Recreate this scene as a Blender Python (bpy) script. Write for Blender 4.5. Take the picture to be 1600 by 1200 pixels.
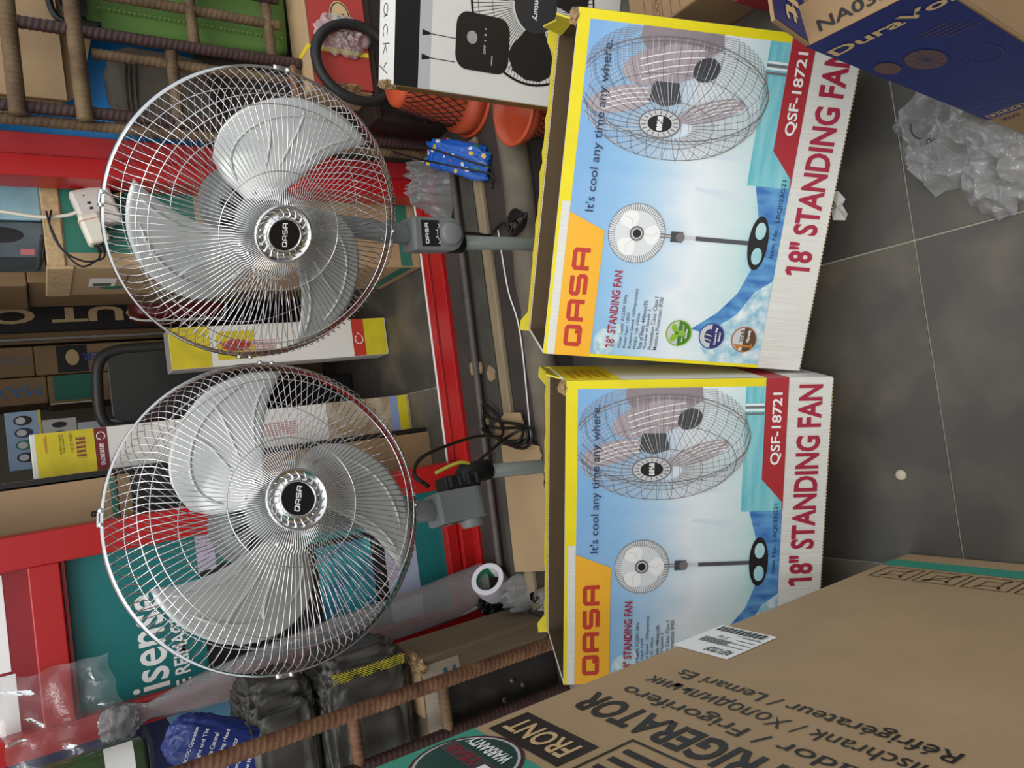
import bpy, bmesh, math, random
from mathutils import Matrix, Vector, noise, Euler

for _o in list(bpy.data.objects):
    bpy.data.objects.remove(_o)
SC = bpy.context.scene
COL = SC.collection
PI = math.pi
rnd = random.Random(7)

# ------------------------------------------------------------------ camera
# the phone was held sideways: the picture's left is up
RIGHT = Vector((0.9907, -0.1028, -0.0896))
DOWN = Vector((-0.1312, -0.5376, -0.8329))
FWD = Vector((0.0375, 0.8369, -0.5461))
CAM = Vector((0, 0, 1.2148))
cam = bpy.data.cameras.new('camera')
cam_o = bpy.data.objects.new('camera', cam)
COL.objects.link(cam_o)
cam.sensor_fit = 'HORIZONTAL'
cam.sensor_width = 36
cam.lens = 1142.94 / 1600 * 36
cam.clip_start = 0.02
m = Matrix.Identity(4)
for i in range(3):
    m[i][0] = DOWN[i]; m[i][1] = RIGHT[i]; m[i][2] = -FWD[i]; m[i][3] = CAM[i]
cam_o.matrix_world = m
SC.camera = cam_o

# ------------------------------------------------------------------ light
SC.view_settings.view_transform = 'Standard'
SC.view_settings.look = 'None'
SC.view_settings.gamma = 1
SC.view_settings.use_curve_mapping = False
SC.view_settings.exposure = 0.36
W = bpy.data.worlds.new('overcast_sky')
SC.world = W
W.use_nodes = True
bg = W.node_tree.nodes['Background']
bg.inputs[1].default_value = 1.0
_t = W.node_tree
_tc0 = _t.nodes.new('ShaderNodeTexCoord'); _sx = _t.nodes.new('ShaderNodeSeparateXYZ')
_rp = _t.nodes.new('ShaderNodeValToRGB')
_mr = _t.nodes.new('ShaderNodeMapRange'); _mr.inputs[1].default_value = -1; _mr.inputs[2].default_value = 1
_t.links.new(_tc0.outputs['Generated'], _sx.inputs[0]); _t.links.new(_sx.outputs[2], _mr.inputs[0])
_t.links.new(_mr.outputs[0], _rp.inputs[0]); _t.links.new(_rp.outputs[0], bg.inputs[0])
_e = _rp.color_ramp.elements
_e[0].position = .47; _e[0].color = (.17, .16, .15, 1)      # the ground beyond the shop
_e[1].position = 1; _e[1].color = (.95, .98, 1.0, 1)
_q = _e.new(.52); _q.color = (.62, .64, .66, 1)
sun = bpy.data.lights.new('hazy_sun', 'SUN')
sun.energy = 1.1
sun.angle = math.radians(40)
sun.color = (1, 0.97, 0.92)
sun_o = bpy.data.objects.new('hazy_sun', sun)
COL.objects.link(sun_o)
sun_o.rotation_euler = (math.radians(38), math.radians(-14), math.radians(0))

# ------------------------------------------------------------------ helpers
def lin(c):
    c = c / 255
    return c / 12.92 if c <= 0.04045 else ((c + 0.055) / 1.055) ** 2.4
def rgb(r, g, b):
    return (lin(r), lin(g), lin(b), 1)

_m = {}
def mat(name, col=None, rough=0.6, metal=0.0, var=0.0, scale=8.0, bump=0.0, bscale=60.0, alpha=1.0,
        col2=None, stretch=None, coat=0.0, dirt=None):
    if name in _m:
        return _m[name]
    M = bpy.data.materials.new(name)
    M.use_nodes = True
    nt = M.node_tree
    b = nt.nodes['Principled BSDF']
    b.inputs['Base Color'].default_value = col
    b.inputs['Roughness'].default_value = rough
    b.inputs['Metallic'].default_value = metal
    if coat:
        b.inputs['Coat Weight'].default_value = coat
    if alpha < 1:
        b.inputs['Alpha'].default_value = alpha
    L = nt.links
    if var or bump or col2 or dirt:
        tc = nt.nodes.new('ShaderNodeTexCoord')
        mp = nt.nodes.new('ShaderNodeMapping')
        if stretch:
            mp.inputs['Scale'].default_value = stretch
        L.new(tc.outputs['Object'], mp.inputs[0])
    if var or col2:
        n = nt.nodes.new('ShaderNodeTexNoise')
        n.inputs['Scale'].default_value = scale
        n.inputs['Detail'].default_value = 6
        L.new(mp.outputs[0], n.inputs['Vector'])
        rp = nt.nodes.new('ShaderNodeValToRGB')
        rp.color_ramp.elements[0].position = 0.3
        rp.color_ramp.elements[1].position = 0.7
        if col2:
            rp.color_ramp.elements[0].color = col
            rp.color_ramp.elements[1].color = col2
        else:
            rp.color_ramp.elements[0].color = tuple(x * (1 - var) for x in col[:3]) + (1,)
            rp.color_ramp.elements[1].color = tuple(min(1, x * (1 + var)) for x in col[:3]) + (1,)
        L.new(n.outputs[0], rp.inputs[0])
        L.new(rp.outputs[0], b.inputs['Base Color'])
        if dirt:
            d = nt.nodes.new('ShaderNodeTexNoise')
            d.inputs['Scale'].default_value = dirt[1]
            d.inputs['Detail'].default_value = 8
            L.new(mp.outputs[0], d.inputs['Vector'])
            r2 = nt.nodes.new('ShaderNodeValToRGB')
            r2.color_ramp.elements[0].position = dirt[2]
            r2.color_ramp.elements[1].position = dirt[3]
            L.new(d.outputs[0], r2.inputs[0])
            mx = nt.nodes.new('ShaderNodeMix')
            mx.data_type = 'RGBA'
            L.new(r2.outputs[0], mx.inputs[0])
            L.new(rp.outputs[0], mx.inputs[6])
            mx.inputs[7].default_value = dirt[0]
            L.new(mx.outputs[2], b.inputs['Base Color'])
    if bump:
        n2 = nt.nodes.new('ShaderNodeTexNoise')
        n2.inputs['Scale'].default_value = bscale
        n2.inputs['Detail'].default_value = 4
        L.new(mp.outputs[0], n2.inputs['Vector'])
        bp = nt.nodes.new('ShaderNodeBump')
        bp.inputs['Strength'].default_value = bump
        bp.inputs['Distance'].default_value = 0.004
        L.new(n2.outputs[0], bp.inputs['Height'])
        L.new(bp.outputs[0], b.inputs['Normal'])
    _m[name] = M
    return M

def frame(o, U, V, N):
    F = Matrix.Identity(4)
    for i in range(3):
        F[i][0] = U[i]; F[i][1] = V[i]; F[i][2] = N[i]; F[i][3] = o[i]
    return F

_tc = {}
def text_geo(s, bold=0.0):
    k = (s, bold)
    if k in _tc:
        return _tc[k]
    cu = bpy.data.curves.new('t', 'FONT')
    cu.body = s
    cu.size = 1
    cu.offset = bold
    cu.resolution_u = 3
    o = bpy.data.objects.new('t', cu)
    COL.objects.link(o)
    dg = bpy.context.evaluated_depsgraph_get()
    dg.update()
    me = o.evaluated_get(dg).to_mesh()
    v = [tuple(x.co) for x in me.vertices]
    f = [tuple(p.vertices) for p in me.polygons]
    o.evaluated_get(dg).to_mesh_clear()
    bpy.data.objects.remove(o)
    bpy.data.curves.remove(cu)
    xs = [p[0] for p in v]; ys = [p[1] for p in v]
    _tc[k] = (v, f, min(xs), max(xs), min(ys), max(ys))
    return _tc[k]

QASA = {
    'Q': [[(.60, 0), (.1, 0), (0, .1), (0, .9), (.1, 1), (.9, 1), (1, .9), (1, .1), (.9, 0), (.74, 0), (.74, .36)]],
    'A': [[(0, -.12), (0, .88), (.12, 1), (.88, 1), (1, .88), (1, -.12)], [(.13, .40), (.87, .40)]],
    'S': [[(1, 1), (.1, 1), (0, .9), (0, .6), (.1, .5), (.9, .5), (1, .4), (1, .1), (.9, 0), (0, 0)]],
}

class MB:
    def __init__(s):
        s.v = []; s.f = []; s.mi = []; s.mats = []; s.M = Matrix.Identity(4); s.F = Matrix.Identity(4)
    def _mat(s, m):
        if m not in s.mats:
            s.mats.append(m)
        return s.mats.index(m)
    def add(s, vs, fs, m):
        b = len(s.v); k = s._mat(m)
        s.v += [tuple(s.M @ Vector(p)) for p in vs]
        for q in fs:
            s.f.append(tuple(i + b for i in q)); s.mi.append(k)
        return s
    def box(s, x0, x1, y0, y1, z0, z1, m):
        vs = [(x, y, z) for x in (x0, x1) for y in (y0, y1) for z in (z0, z1)]
        return s.add(vs, [(0, 1, 3, 2), (4, 6, 7, 5), (0, 4, 5, 1), (2, 3, 7, 6), (0, 2, 6, 4), (1, 5, 7, 3)], m)
    def tube(s, path, r, m, n=6, closed=False, cap=True):
        P = [Vector(p) for p in path]; N = len(P)
        rs = r if isinstance(r, (list, tuple)) else [r] * N
        vs = []; u = None
        for i in range(N):
            a = P[(i - 1) % N] if (i or closed) else P[0]
            c = P[(i + 1) % N] if (i < N - 1 or closed) else P[-1]
            t = (c - a)
            t = t.normalized() if t.length > 1e-9 else Vector((0, 0, 1))
            if u is None:
                u = t.cross(Vector((0, 0, 1)) if abs(t.z) < .9 else Vector((1, 0, 0)))
            u = u - t * u.dot(t)
            if u.length < 1e-6:
                u = t.cross(Vector((1, .3, .2)))
            u.normalize()
            w = t.cross(u)
            for k in range(n):
                an = 2 * PI * k / n
                vs.append(P[i] + (u * math.cos(an) + w * math.sin(an)) * rs[i])
        fs = []
        for i in range(N if closed else N - 1):
            j = (i + 1) % N
            for k in range(n):
                l = (k + 1) % n
                fs.append((i * n + k, i * n + l, j * n + l, j * n + k))
        if cap and not closed:
            fs.append(tuple(range(n - 1, -1, -1))); fs.append(tuple((N - 1) * n + k for k in range(n)))
        return s.add(vs, fs, m)
    def lathe(s, prof, m, n=32, axis='z', c=(0, 0, 0), a0=0.0, a1=2 * PI):
        full = abs(a1 - a0 - 2 * PI) < 1e-6
        K = n if full else n + 1
        vs = []
        for (r, h) in prof:
            for k in range(K):
                a = a0 + (a1 - a0) * k / n
                p = (r * math.cos(a), r * math.sin(a), h)
                if axis == 'y':
                    p = (r * math.cos(a), h, r * math.sin(a))
                if axis == 'x':
                    p = (h, r * math.cos(a), r * math.sin(a))
                vs.append((p[0] + c[0], p[1] + c[1], p[2] + c[2]))
        fs = []
        for i in range(len(prof) - 1):
            for k in range(n):
                l = (k + 1) % K
                fs.append((i * K + k, i * K + l, (i + 1) * K + l, (i + 1) * K + k))
        return s.add(vs, fs, m)
    def prism(s, pts, h0, h1, m):
        """polygon in the frame F (u, v) extruded from h0 to h1"""
        n = len(pts)
        vs = [s.F @ Vector((p[0], p[1], h0)) for p in pts] + [s.F @ Vector((p[0], p[1], h1)) for p in pts]
        fs = [tuple(range(n - 1, -1, -1)), tuple(range(n, 2 * n))] + [(i, (i + 1) % n, n + (i + 1) % n, n + i) for i in range(n)]
        return s.add(vs, fs, m)
    # ---- flat print in frame F
    def poly(s, pts, m, h=.0005):
        return s.add([s.F @ Vector((p[0], p[1], h)) for p in pts], [tuple(range(len(pts)))], m)
    def rect(s, u0, v0, u1, v1, m, h=.0005):
        return s.poly([(u0, v0), (u1, v0), (u1, v1), (u0, v1)], m, h)
    def disc(s, cx, cy, rx, ry, m, h=.0005, n=28, rot=0):
        c, q = math.cos(rot), math.sin(rot)
        pts = []
        for k in range(n):
            a = 2 * PI * k / n
            x, y = rx * math.cos(a), ry * math.sin(a)
            pts.append((cx + x * c - y * q, cy + x * q + y * c))
        return s.poly(pts, m, h)
    def line(s, pts, w, m, h=.0005, clip=None):
        """a stroke with mitred joins; clip drops the stretches outside"""
        runs = [[]]
        for p in pts:
            if clip and not clip(p):
                if runs[-1]: runs.append([])
                continue
            if runs[-1] and math.hypot(p[0] - runs[-1][-1][0], p[1] - runs[-1][-1][1]) < 1e-7:
                continue
            runs[-1].append(p)
        for q in runs:
            if len(q) < 2:
                continue
            L = []; R = []
            n = len(q)
            closed = n > 3 and math.hypot(q[0][0] - q[-1][0], q[0][1] - q[-1][1]) < 1e-6
            for k in range(n):
                def d(a, b):
                    x, y = b[0] - a[0], b[1] - a[1]; l = math.hypot(x, y); return (x / l, y / l)
                if k == 0: d0 = d(q[-2], q[0]) if closed else d(q[0], q[1])
                else: d0 = d(q[k - 1], q[k])
                if k == n - 1: d1 = d(q[0], q[1]) if closed else d0
                else: d1 = d(q[k], q[k + 1])
                nx, ny = -(d0[1] + d1[1]), d0[0] + d1[0]
                l = math.hypot(nx, ny)
                if l < .2: nx, ny, l = -d1[1], d1[0], 1
                nx /= l; ny /= l
                c = max(.35, nx * -d1[1] + ny * d1[0])
                o = w / 2 / c
                L.append((q[k][0] + nx * o, q[k][1] + ny * o)); R.append((q[k][0] - nx * o, q[k][1] - ny * o))
            s.add([s.F @ Vector((p[0], p[1], h)) for p in L + R], [(k, n + k, n + k + 1, k + 1) for k in range(n - 1)], m)
        return s
    def ring(s, cx, cy, rx, ry, w, m, h=.0005, n=40, a0=0, a1=2 * PI, rot=0, clip=None):
        c, q = math.cos(rot), math.sin(rot)
        pts = []
        for k in range(n + 1):
            a = a0 + (a1 - a0) * k / n
            x, y = rx * math.cos(a), ry * math.sin(a)
            pts.append((cx + x * c - y * q, cy + x * q + y * c))
        return s.line(pts, w, m, h, clip)
    def text(s, st, u0, v0, u1, v1, m, h=.001, bold=0.0, rot=0.0):
        v, f, xa, xb, ya, yb = text_geo(st, bold)
        cx, cy = (u0 + u1) / 2, (v0 + v1) / 2
        c, q = math.cos(rot), math.sin(rot)
        vs = []
        for p in v:
            x = (p[0] - xa) / (xb - xa) * (u1 - u0) - (u1 - u0) / 2
            y = (p[1] - ya) / (yb - ya) * (v1 - v0) - (v1 - v0) / 2
            vs.append(s.F @ Vector((cx + x * c - y * q, cy + x * q + y * c, h)))
        return s.add(vs, f, m)
    def qasa(s, u0, v0, u1, v1, m, h=.001, w=.2, rot=0.0):
        H = v1 - v0; cw = (u1 - u0) / 3.93; lw = cw * .86
        cx, cy = (u0 + u1) / 2, (v0 + v1) / 2
        c, q = math.cos(rot), math.sin(rot)
        t = w * H
        for i, ch in enumerate('QASA'):
            for path in QASA[ch]:
                pts = []
                for a, b in path:
                    x = u0 + i * cw + t / 2 + a * (lw - t) - cx
                    y = v0 + t / 2 + b * (H - t) - cy
                    pts.append((cx + x * c - y * q, cy + x * q + y * c))
                s.line(pts, t, m, h)
        return s
    def build(s, name, parent=None, smooth=False, bevel=0.0, fix=True, loc=None):
        me = bpy.data.meshes.new(name)
        me.from_pydata(s.v, [], s.f)
        for mm in s.mats:
            me.materials.append(mm)
        me.polygons.foreach_set('material_index', s.mi)
        if fix:
            bm = bmesh.new(); bm.from_mesh(me)
            bmesh.ops.recalc_face_normals(bm, faces=bm.faces)
            bm.to_mesh(me); bm.free()
        if smooth:
            me.polygons.foreach_set('use_smooth', [True] * len(me.polygons))
        me.update()
        o = bpy.data.objects.new(name, me)
        COL.objects.link(o)
        if parent:
            o.parent = parent
        if loc:
            o.location = loc
        if bevel:
            b = o.modifiers.new('bevel', 'BEVEL')
            b.width = bevel; b.segments = 2; b.limit_method = 'ANGLE'
        return o

def tag(o, label=None, cat=None, group=None, kind=None):
    if label: o['label'] = label
    if cat: o['category'] = cat
    if group: o['group'] = group
    if kind: o['kind'] = kind
    return o
def thing(name, label, cat, loc=(0, 0, 0), rot=(0, 0, 0), group=None):
    o = bpy.data.objects.new(name, None)
    o.empty_display_size = .05
    COL.objects.link(o)
    o.location = loc
    o.rotation_euler = rot
    return tag(o, label, cat, group)
def place(o, x, y, z=0, rz=0):
    o.location = (x, y, z); o.rotation_euler = (0, 0, rz)

def rebar(mb, p0, p1, r, m, pitch=.012):
    p0 = Vector(p0); p1 = Vector(p1)
    d = p1 - p0; L = d.length; t = d / L
    u = t.cross(Vector((0, 1, .01))).normalized(); w = t.cross(u)
    n = 12; N = int(L / (pitch / 5))
    vs = []; fs = []
    for i in range(N + 1):
        s = L * i / N
        for k in range(n):
            a = 2 * PI * k / n
            side = 1 if k < n / 2 else -1
            ph = 2 * PI * s / pitch + side * a * 2.0
            q = max(0.0, math.cos(ph)) ** 2
            rr = r * (1 + .14 * q)
            if k in (0, n // 2):
                rr = r * 1.07
            vs.append(p0 + t * s + (u * math.cos(a) + w * math.sin(a)) * rr)
    for i in range(N):
        for k in range(n):
            l = (k + 1) % n
            fs.append((i * n + k, i * n + l, (i + 1) * n + l, (i + 1) * n + k))
    fs.append(tuple(range(n - 1, -1, -1))); fs.append(tuple(N * n + k for k in range(n)))
    mb.add(vs, fs, m)

def crumple(mb, c, size, m, seed=0, n=26, amp=.25, freq=3.0, flat=.0, power=1.0, ridge=False, st=(1, 1, 1), hi=.5):
    """a crushed bag or wad: a rounded box with folded, creased sides"""
    vs = []; fs = []
    for i in range(n + 1):
        th = PI * i / n
        for k in range(2 * n):
            ph = PI * k / n
            d = Vector((math.sin(th) * math.cos(ph), math.sin(th) * math.sin(ph), math.cos(th)))
            q = Vector([math.copysign(abs(x) ** power, x) for x in d])
            e = Vector((d.x * st[0], d.y * st[1], d.z * st[2]))
            nz = noise.noise(e * freq + Vector((seed * 7.1, seed * 3.3, 0)))
            n2 = noise.noise(e * freq * 2.7 + Vector((seed * 2.1, 0, seed * 5.3)))
            if ridge:
                nz = 1 - 2 * abs(nz) * 1.6
                n2 = 1 - 2 * abs(n2) * 1.6
            k2 = 1 + amp * nz + amp * hi * n2
            p = Vector((q.x * size[0], q.y * size[1], q.z * size[2])) * k2
            if flat and p.z < -size[2] * flat:
                p.z = -size[2] * flat
            vs.append(p + Vector(c))
    K = 2 * n
    for i in range(n):
        for k in range(K):
            l = (k + 1) % K
            fs.append((i * K + k, i * K + l, (i + 1) * K + l, (i + 1) * K + k))
    mb.add(vs, fs, m)

def film(mb, c, rx, ry, h, m, seed=0, n=46, rot=0.0, base=.002, M=None):
    """a wad of thin plastic film: a creased sheet heaped on a surface"""
    K = n * 2; vs = [(0, 0, h * .7)]; fs = []
    R = n // 2
    for i in range(1, R + 1):
        f = i / R
        for k in range(K):
            a = 2 * PI * k / K
            o = 1 + .22 * noise.noise(Vector((math.cos(a) * 1.6, math.sin(a) * 1.6, seed))) + .10 * noise.noise(Vector((math.cos(a) * 5, math.sin(a) * 5, seed + 4)))
            x, y = rx * f * o * math.cos(a), ry * f * o * math.sin(a)
            p = Vector((x / rx * 2.1, y / rx * 2.1, seed * 3.7))
            z1 = 1 - 2 * abs(noise.noise(p)); z2 = 1 - 2 * abs(noise.noise(p * 2.6 + Vector((3, 1, 0))))
            z = h * (1 - f ** 5) * (.35 + .5 * z1 + .30 * z2)
            vs.append((x + .08 * rx * noise.noise(p * 2 + Vector((9, 0, 0))), y + .08 * rx * noise.noise(p * 2 + Vector((0, 9, 0))), max(0, z) + base))
    for k in range(K):
        fs.append((0, 1 + k, 1 + (k + 1) % K))
    for i in range(R - 1):
        for k in range(K):
            l = (k + 1) % K
            fs.append((1 + i * K + k, 1 + (i + 1) * K + k, 1 + (i + 1) * K + l, 1 + i * K + l))
    T = Matrix.Translation(Vector(c)) @ (M or Matrix.Rotation(rot, 4, 'Z'))
    mb.add([T @ Vector(p) for p in vs], fs, m)

def bez(pts, n=8):
    """smooth path through points (Catmull-Rom)"""
    P = [Vector(p) for p in pts]
    P = [P[0] * 2 - P[1]] + P + [P[-1] * 2 - P[-2]]
    out = []
    for i in range(1, len(P) - 2):
        for k in range(n):
            t = k / n
            a, b, c, d = P[i - 1], P[i], P[i + 1], P[i + 2]
            out.append(.5 * ((2 * b) + (c - a) * t + (2 * a - 5 * b + 4 * c - d) * t * t + (3 * b - a - 3 * c + d) * t ** 3))
    out.append(P[-2])
    return out

# ------------------------------------------------------------------ materials
KRAFT = mat('kraft_card', rgb(176, 148, 112), .75, var=.10, scale=5, bump=.12, bscale=220)
KRAFT2 = mat('kraft_card_dark', rgb(150, 122, 88), .8, var=.14, scale=6, bump=.12, bscale=200)
KRAFTE = mat('kraft_card_edge', rgb(190, 162, 122), .85, var=.2, scale=90)
TORN = mat('torn_card', rgb(160, 132, 95), .9, var=.35, scale=40, bump=.5, bscale=90)
INSIDE = mat('shaded_card_inside', rgb(86, 68, 46), .9, var=.1)  # kraft made darker: shade inside the open fan cartons is painted in
WHITEC = mat('white_card', rgb(232, 231, 225), .6, var=.04, scale=12, bump=.15, bscale=40)
RIBW = mat('white_ribbed_card', rgb(228, 227, 220), .6, var=.06, scale=30, bump=.5, bscale=30, stretch=(12, 1, .3))
YELLOW = mat('yellow_print', rgb(240, 222, 22), .5, var=.05, scale=20)
YELLOWD = mat('yellow_print_aged', rgb(214, 196, 40), .55, var=.12, scale=20)
ORANGE = mat('orange_print', rgb(250, 184, 48), .5)
QRED = mat('red_print', rgb(196, 58, 44), .5)
CRIM = mat('crimson_print', rgb(170, 38, 66), .5)
DKRED = mat('dark_red_print', rgb(176, 44, 52), .5)
NAVYT = mat('navy_text_print', rgb(44, 54, 84), .5)
GREYT = mat('grey_text_print', rgb(88, 96, 110), .5)
WHITEP = mat('white_print', rgb(245, 245, 243), .5)
BLACKP = mat('black_print', rgb(28, 27, 28), .5)
GREYP = mat('grey_print', rgb(120, 116, 118), .5)
LGREYP = mat('light_grey_print', rgb(205, 205, 208), .5)
MAUVE = mat('mauve_print', rgb(150, 138, 142), .5)
TEALP = mat('teal_print', rgb(58, 152, 128), .55, var=.06, scale=10)
TEALD = mat('teal_print_dark', rgb(46, 118, 100), .6, var=.06)
KRAFTP = mat('kraft_print', rgb(206, 176, 130), .6)
CHROME = mat('chrome_wire', (.86, .86, .87, 1), .15, 1.0)
CHROMEB = mat('chrome_band', (.62, .62, .63, 1), .12, 1.0)
BLADE = mat('blade_metal', rgb(200, 202, 200), .38, .35)
FGREY = mat('fan_grey_plastic', rgb(120, 124, 124), .42, var=.03)
FGREYD = mat('fan_pole_grey', rgb(118, 124, 118), .4, var=.03)
BLACKG = mat('black_gloss', rgb(20, 20, 22), .25)
BLACKM = mat('black_matte', rgb(26, 26, 26), .6, var=.1)
CABLE = mat('black_cable', rgb(18, 18, 18), .4)
RED = mat('red_paint', rgb(178, 26, 28), .35, var=.04, scale=4)
REDD = mat('red_gap_shade', rgb(120, 22, 26), .5)  # red paint darkened: the shade in the frame gaps is put into the colour
TEALW = mat('teal_sticker', rgb(30, 116, 116), .35, var=.04, scale=3)
MAROON = mat('maroon_sticker', rgb(140, 30, 38), .4, var=.05)
BLUEW = mat('blue_sticker', rgb(52, 146, 222), .4, var=.04)
NAVYW = mat('navy_sticker', rgb(16, 22, 70), .4)
SKYW = mat('light_blue_sticker', rgb(110, 170, 205), .4)
TILE = mat('dark_tile', rgb(68, 66, 62), .45, col2=rgb(78, 75, 69), scale=3.5, bump=.06, bscale=40,
           dirt=(rgb(116, 107, 93), 5, .46, .80))
GROUT = mat('pale_grout', rgb(160, 154, 140), .9)
CONC = mat('dirty_concrete', rgb(92, 84, 74), .85, col2=rgb(132, 122, 106), scale=9, bump=.5, bscale=30)
DARKST = mat('dark_step', rgb(62, 55, 52), .7, var=.25, scale=7, bump=.3, bscale=40)
WOOD = mat('pale_wood', rgb(150, 134, 108), .75, var=.15, scale=8, stretch=(1, 12, 12), bump=.2)
RUST = mat('rusty_rebar', rgb(84, 50, 34), .7, col2=rgb(128, 92, 64), scale=30, bump=.3, bscale=200)
RUSTD = mat('dark_rebar', rgb(62, 42, 40), .45, var=.3, scale=30)
RUSTT = mat('tan_rebar', rgb(118, 98, 68), .75, col2=rgb(70, 46, 34), scale=14, bump=.3, bscale=200)
def clear(name, haze, tint=.8, rough=.08, bs=45, bump=.5, stretch=None):
    M = bpy.data.materials.new(name); M.use_nodes = True
    nt = M.node_tree; nt.nodes.clear(); L = nt.links
    out = nt.nodes.new('ShaderNodeOutputMaterial'); tr = nt.nodes.new('ShaderNodeBsdfTransparent')
    df = nt.nodes.new('ShaderNodeBsdfDiffuse'); gl = nt.nodes.new('ShaderNodeBsdfGlossy')
    tr.inputs[0].default_value = (.93, .94, .94, 1); df.inputs[0].default_value = (tint, tint, tint * 1.02, 1)
    gl.inputs[0].default_value = (1, 1, 1, 1); gl.inputs[1].default_value = rough
    tc = nt.nodes.new('ShaderNodeTexCoord'); mp = nt.nodes.new('ShaderNodeMapping')
    if stretch: mp.inputs['Scale'].default_value = stretch
    nz = nt.nodes.new('ShaderNodeTexNoise'); nz.inputs['Scale'].default_value = bs; nz.inputs['Detail'].default_value = 3
    bp = nt.nodes.new('ShaderNodeBump'); bp.inputs['Strength'].default_value = bump; bp.inputs['Distance'].default_value = .006
    L.new(tc.outputs['Object'], mp.inputs[0]); L.new(mp.outputs[0], nz.inputs['Vector']); L.new(nz.outputs[0], bp.inputs['Height'])
    fr = nt.nodes.new('ShaderNodeFresnel'); fr.inputs[0].default_value = 1.5
    m1 = nt.nodes.new('ShaderNodeMixShader'); m2 = nt.nodes.new('ShaderNodeMixShader')
    L.new(bp.outputs[0], gl.inputs['Normal']); L.new(bp.outputs[0], fr.inputs['Normal'])
    m1.inputs[0].default_value = haze
    L.new(tr.outputs[0], m1.inputs[1]); L.new(df.outputs[0], m1.inputs[2])
    L.new(fr.outputs[0], m2.inputs[0]); L.new(m1.outputs[0], m2.inputs[1]); L.new(gl.outputs[0], m2.inputs[2])
    L.new(m2.outputs[0], out.inputs[0])
    _m[name] = M
    return M
CLEAR = clear('clear_plastic', .26, .85, .06, 38, .8)
CLEARF = clear('clear_film_roll', .36, .45, .12, 20, 1.0, (3, 3, .3))
CLEARS = clear('clear_sheet', .12, .7, .08, 26, .8)
ORANGEP = mat('orange_plastic', rgb(196, 82, 48), .4, var=.08, scale=10)

# ================================================================== the setting
FX = lambda u: u
def struct(name, mb, parent=None, **k):
    o = mb.build(name, parent, **k)
    if not parent:
        o['kind'] = 'structure'
    return o
def sempty(name, loc=(0, 0, 0)):
    o = bpy.data.objects.new(name, None)
    COL.objects.link(o); o.location = loc; o['kind'] = 'structure'
    return o
def tiles(parent, x0, y0, nx, ny, s, ztop):
    mb = MB(); h = s / 2 - .0014
    mb.box(-h, h, -h, h, -.012, 0, TILE)
    me = None
    for i in range(nx):
        for j in range(ny):
            if me is None:
                o = mb.build('tile', parent, bevel=.0008); me = o
            else:
                o = me.copy(); COL.objects.link(o); o.parent = parent
            o.location = (x0 + (i + .5) * s, y0 + (j + .5) * s, ztop)
floor = struct('floor', MB().box(-2.6, 2.5, -2.7, 1.71, -.10, -.0025, GROUT))
tiles(floor, .19 - .54 * 5, .62 - .54 * 6, 9, 8, .54, 0)
floor2 = struct('floor_inside', MB().box(-1.65, 1.75, 2.09, 4.4, -.05, .1175, GROUT))
tiles(floor2, -1.51, 2.10, 6, 4, .54, .12)

# raised doorstep with its worn rounded lip
mb = MB(); mb.box(-1.7, 1.75, 1.55, 1.96, -.05, .12, DARKST)
step = struct('floor_step', mb)
mb = MB()
pth = [(-1.7 + .04 * i, 1.568 + .006 * noise.noise(Vector((i * .4, 0, 3))), .090 + .004 * noise.noise(Vector((i * .3, 5, 0)))) for i in range(87)]
mb.tube(pth, [.040 + .005 * noise.noise(Vector((i * .7, 1, 1))) for i in range(87)], CONC, n=12)
mb.build('step_lip', step, smooth=True)
mb = MB(); mb.box(-1.7, 1.75, 1.735, 1.80, .12, .128, mat('dark_grey_strip', rgb(70, 70, 62), .7, var=.25, scale=12))
mb.build('tile_strip', step)
mb = MB()
for (cx, cy, rx, ry, sd) in ((.14, 1.845, .022, .035, 1), (.115, 1.765, .022, .022, 2), (-.02, 1.83, .012, .018, 3)):
    mb.F = frame((cx, cy, .1285), (1, 0, 0), (0, 1, 0), (0, 0, 1))
    pts = []
    for k in range(22):
        a = 2 * PI * k / 22; q = 1 + .35 * noise.noise(Vector((math.cos(a) * 2, math.sin(a) * 2, sd)))
        pts.append((rx * q * math.cos(a), ry * q * math.sin(a)))
    mb.prism(pts, -.004, .0015, mat('bare_plaster', rgb(150, 126, 96), .9, var=.15, scale=40))
mb.build('bare_patch', step)

# shopfront: red aluminium frames with printed films on the glass
win = sempty('window_1', (-.38, 2.05, .12))
def part(name, x0, x1, y0, y1, z0, z1, m, parent, off, bevel=.003):
    mb = MB(); mb.box(x0 - off[0], x1 - off[0], y0 - off[1], y1 - off[1], z0 - off[2], z1 - off[2], m)
    return mb.build(name, parent, bevel=bevel)
O1 = (-.38, 2.05, .12)
part('post', -.205, -.130, 2.0, 2.09, .12, 2.25, RED, win, O1)
part('stile', -.622, -.566, 2.005, 2.09, .12, 2.25, RED, win, O1)
part('bottom_rail', -.566, -.205, 2.0, 2.09, .12, .165, RED, win, O1)
part('bottom_rail', -.566, -.205, 2.015, 2.09, .168, .205, RED, win, O1)
part('transom', -.566, -.205, 2.005, 2.09, 1.20, 1.262, RED, win, O1)
part('gap_strip', -.566, -.205, 2.012, 2.02, 1.190, 1.199, REDD, win, O1, .001)
pane = part('pane', -.566, -.205, 2.045, 2.051, .205, 1.20, TEALW, win, O1, 0)
part('pane', -.566, -.205, 2.045, 2.051, 1.262, 2.2, MAROON, win, O1, 0)
pan3 = part('pane', -1.66, -.622, 2.045, 2.051, .12, 2.25, NAVYW, win, O1, 0)
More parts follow.
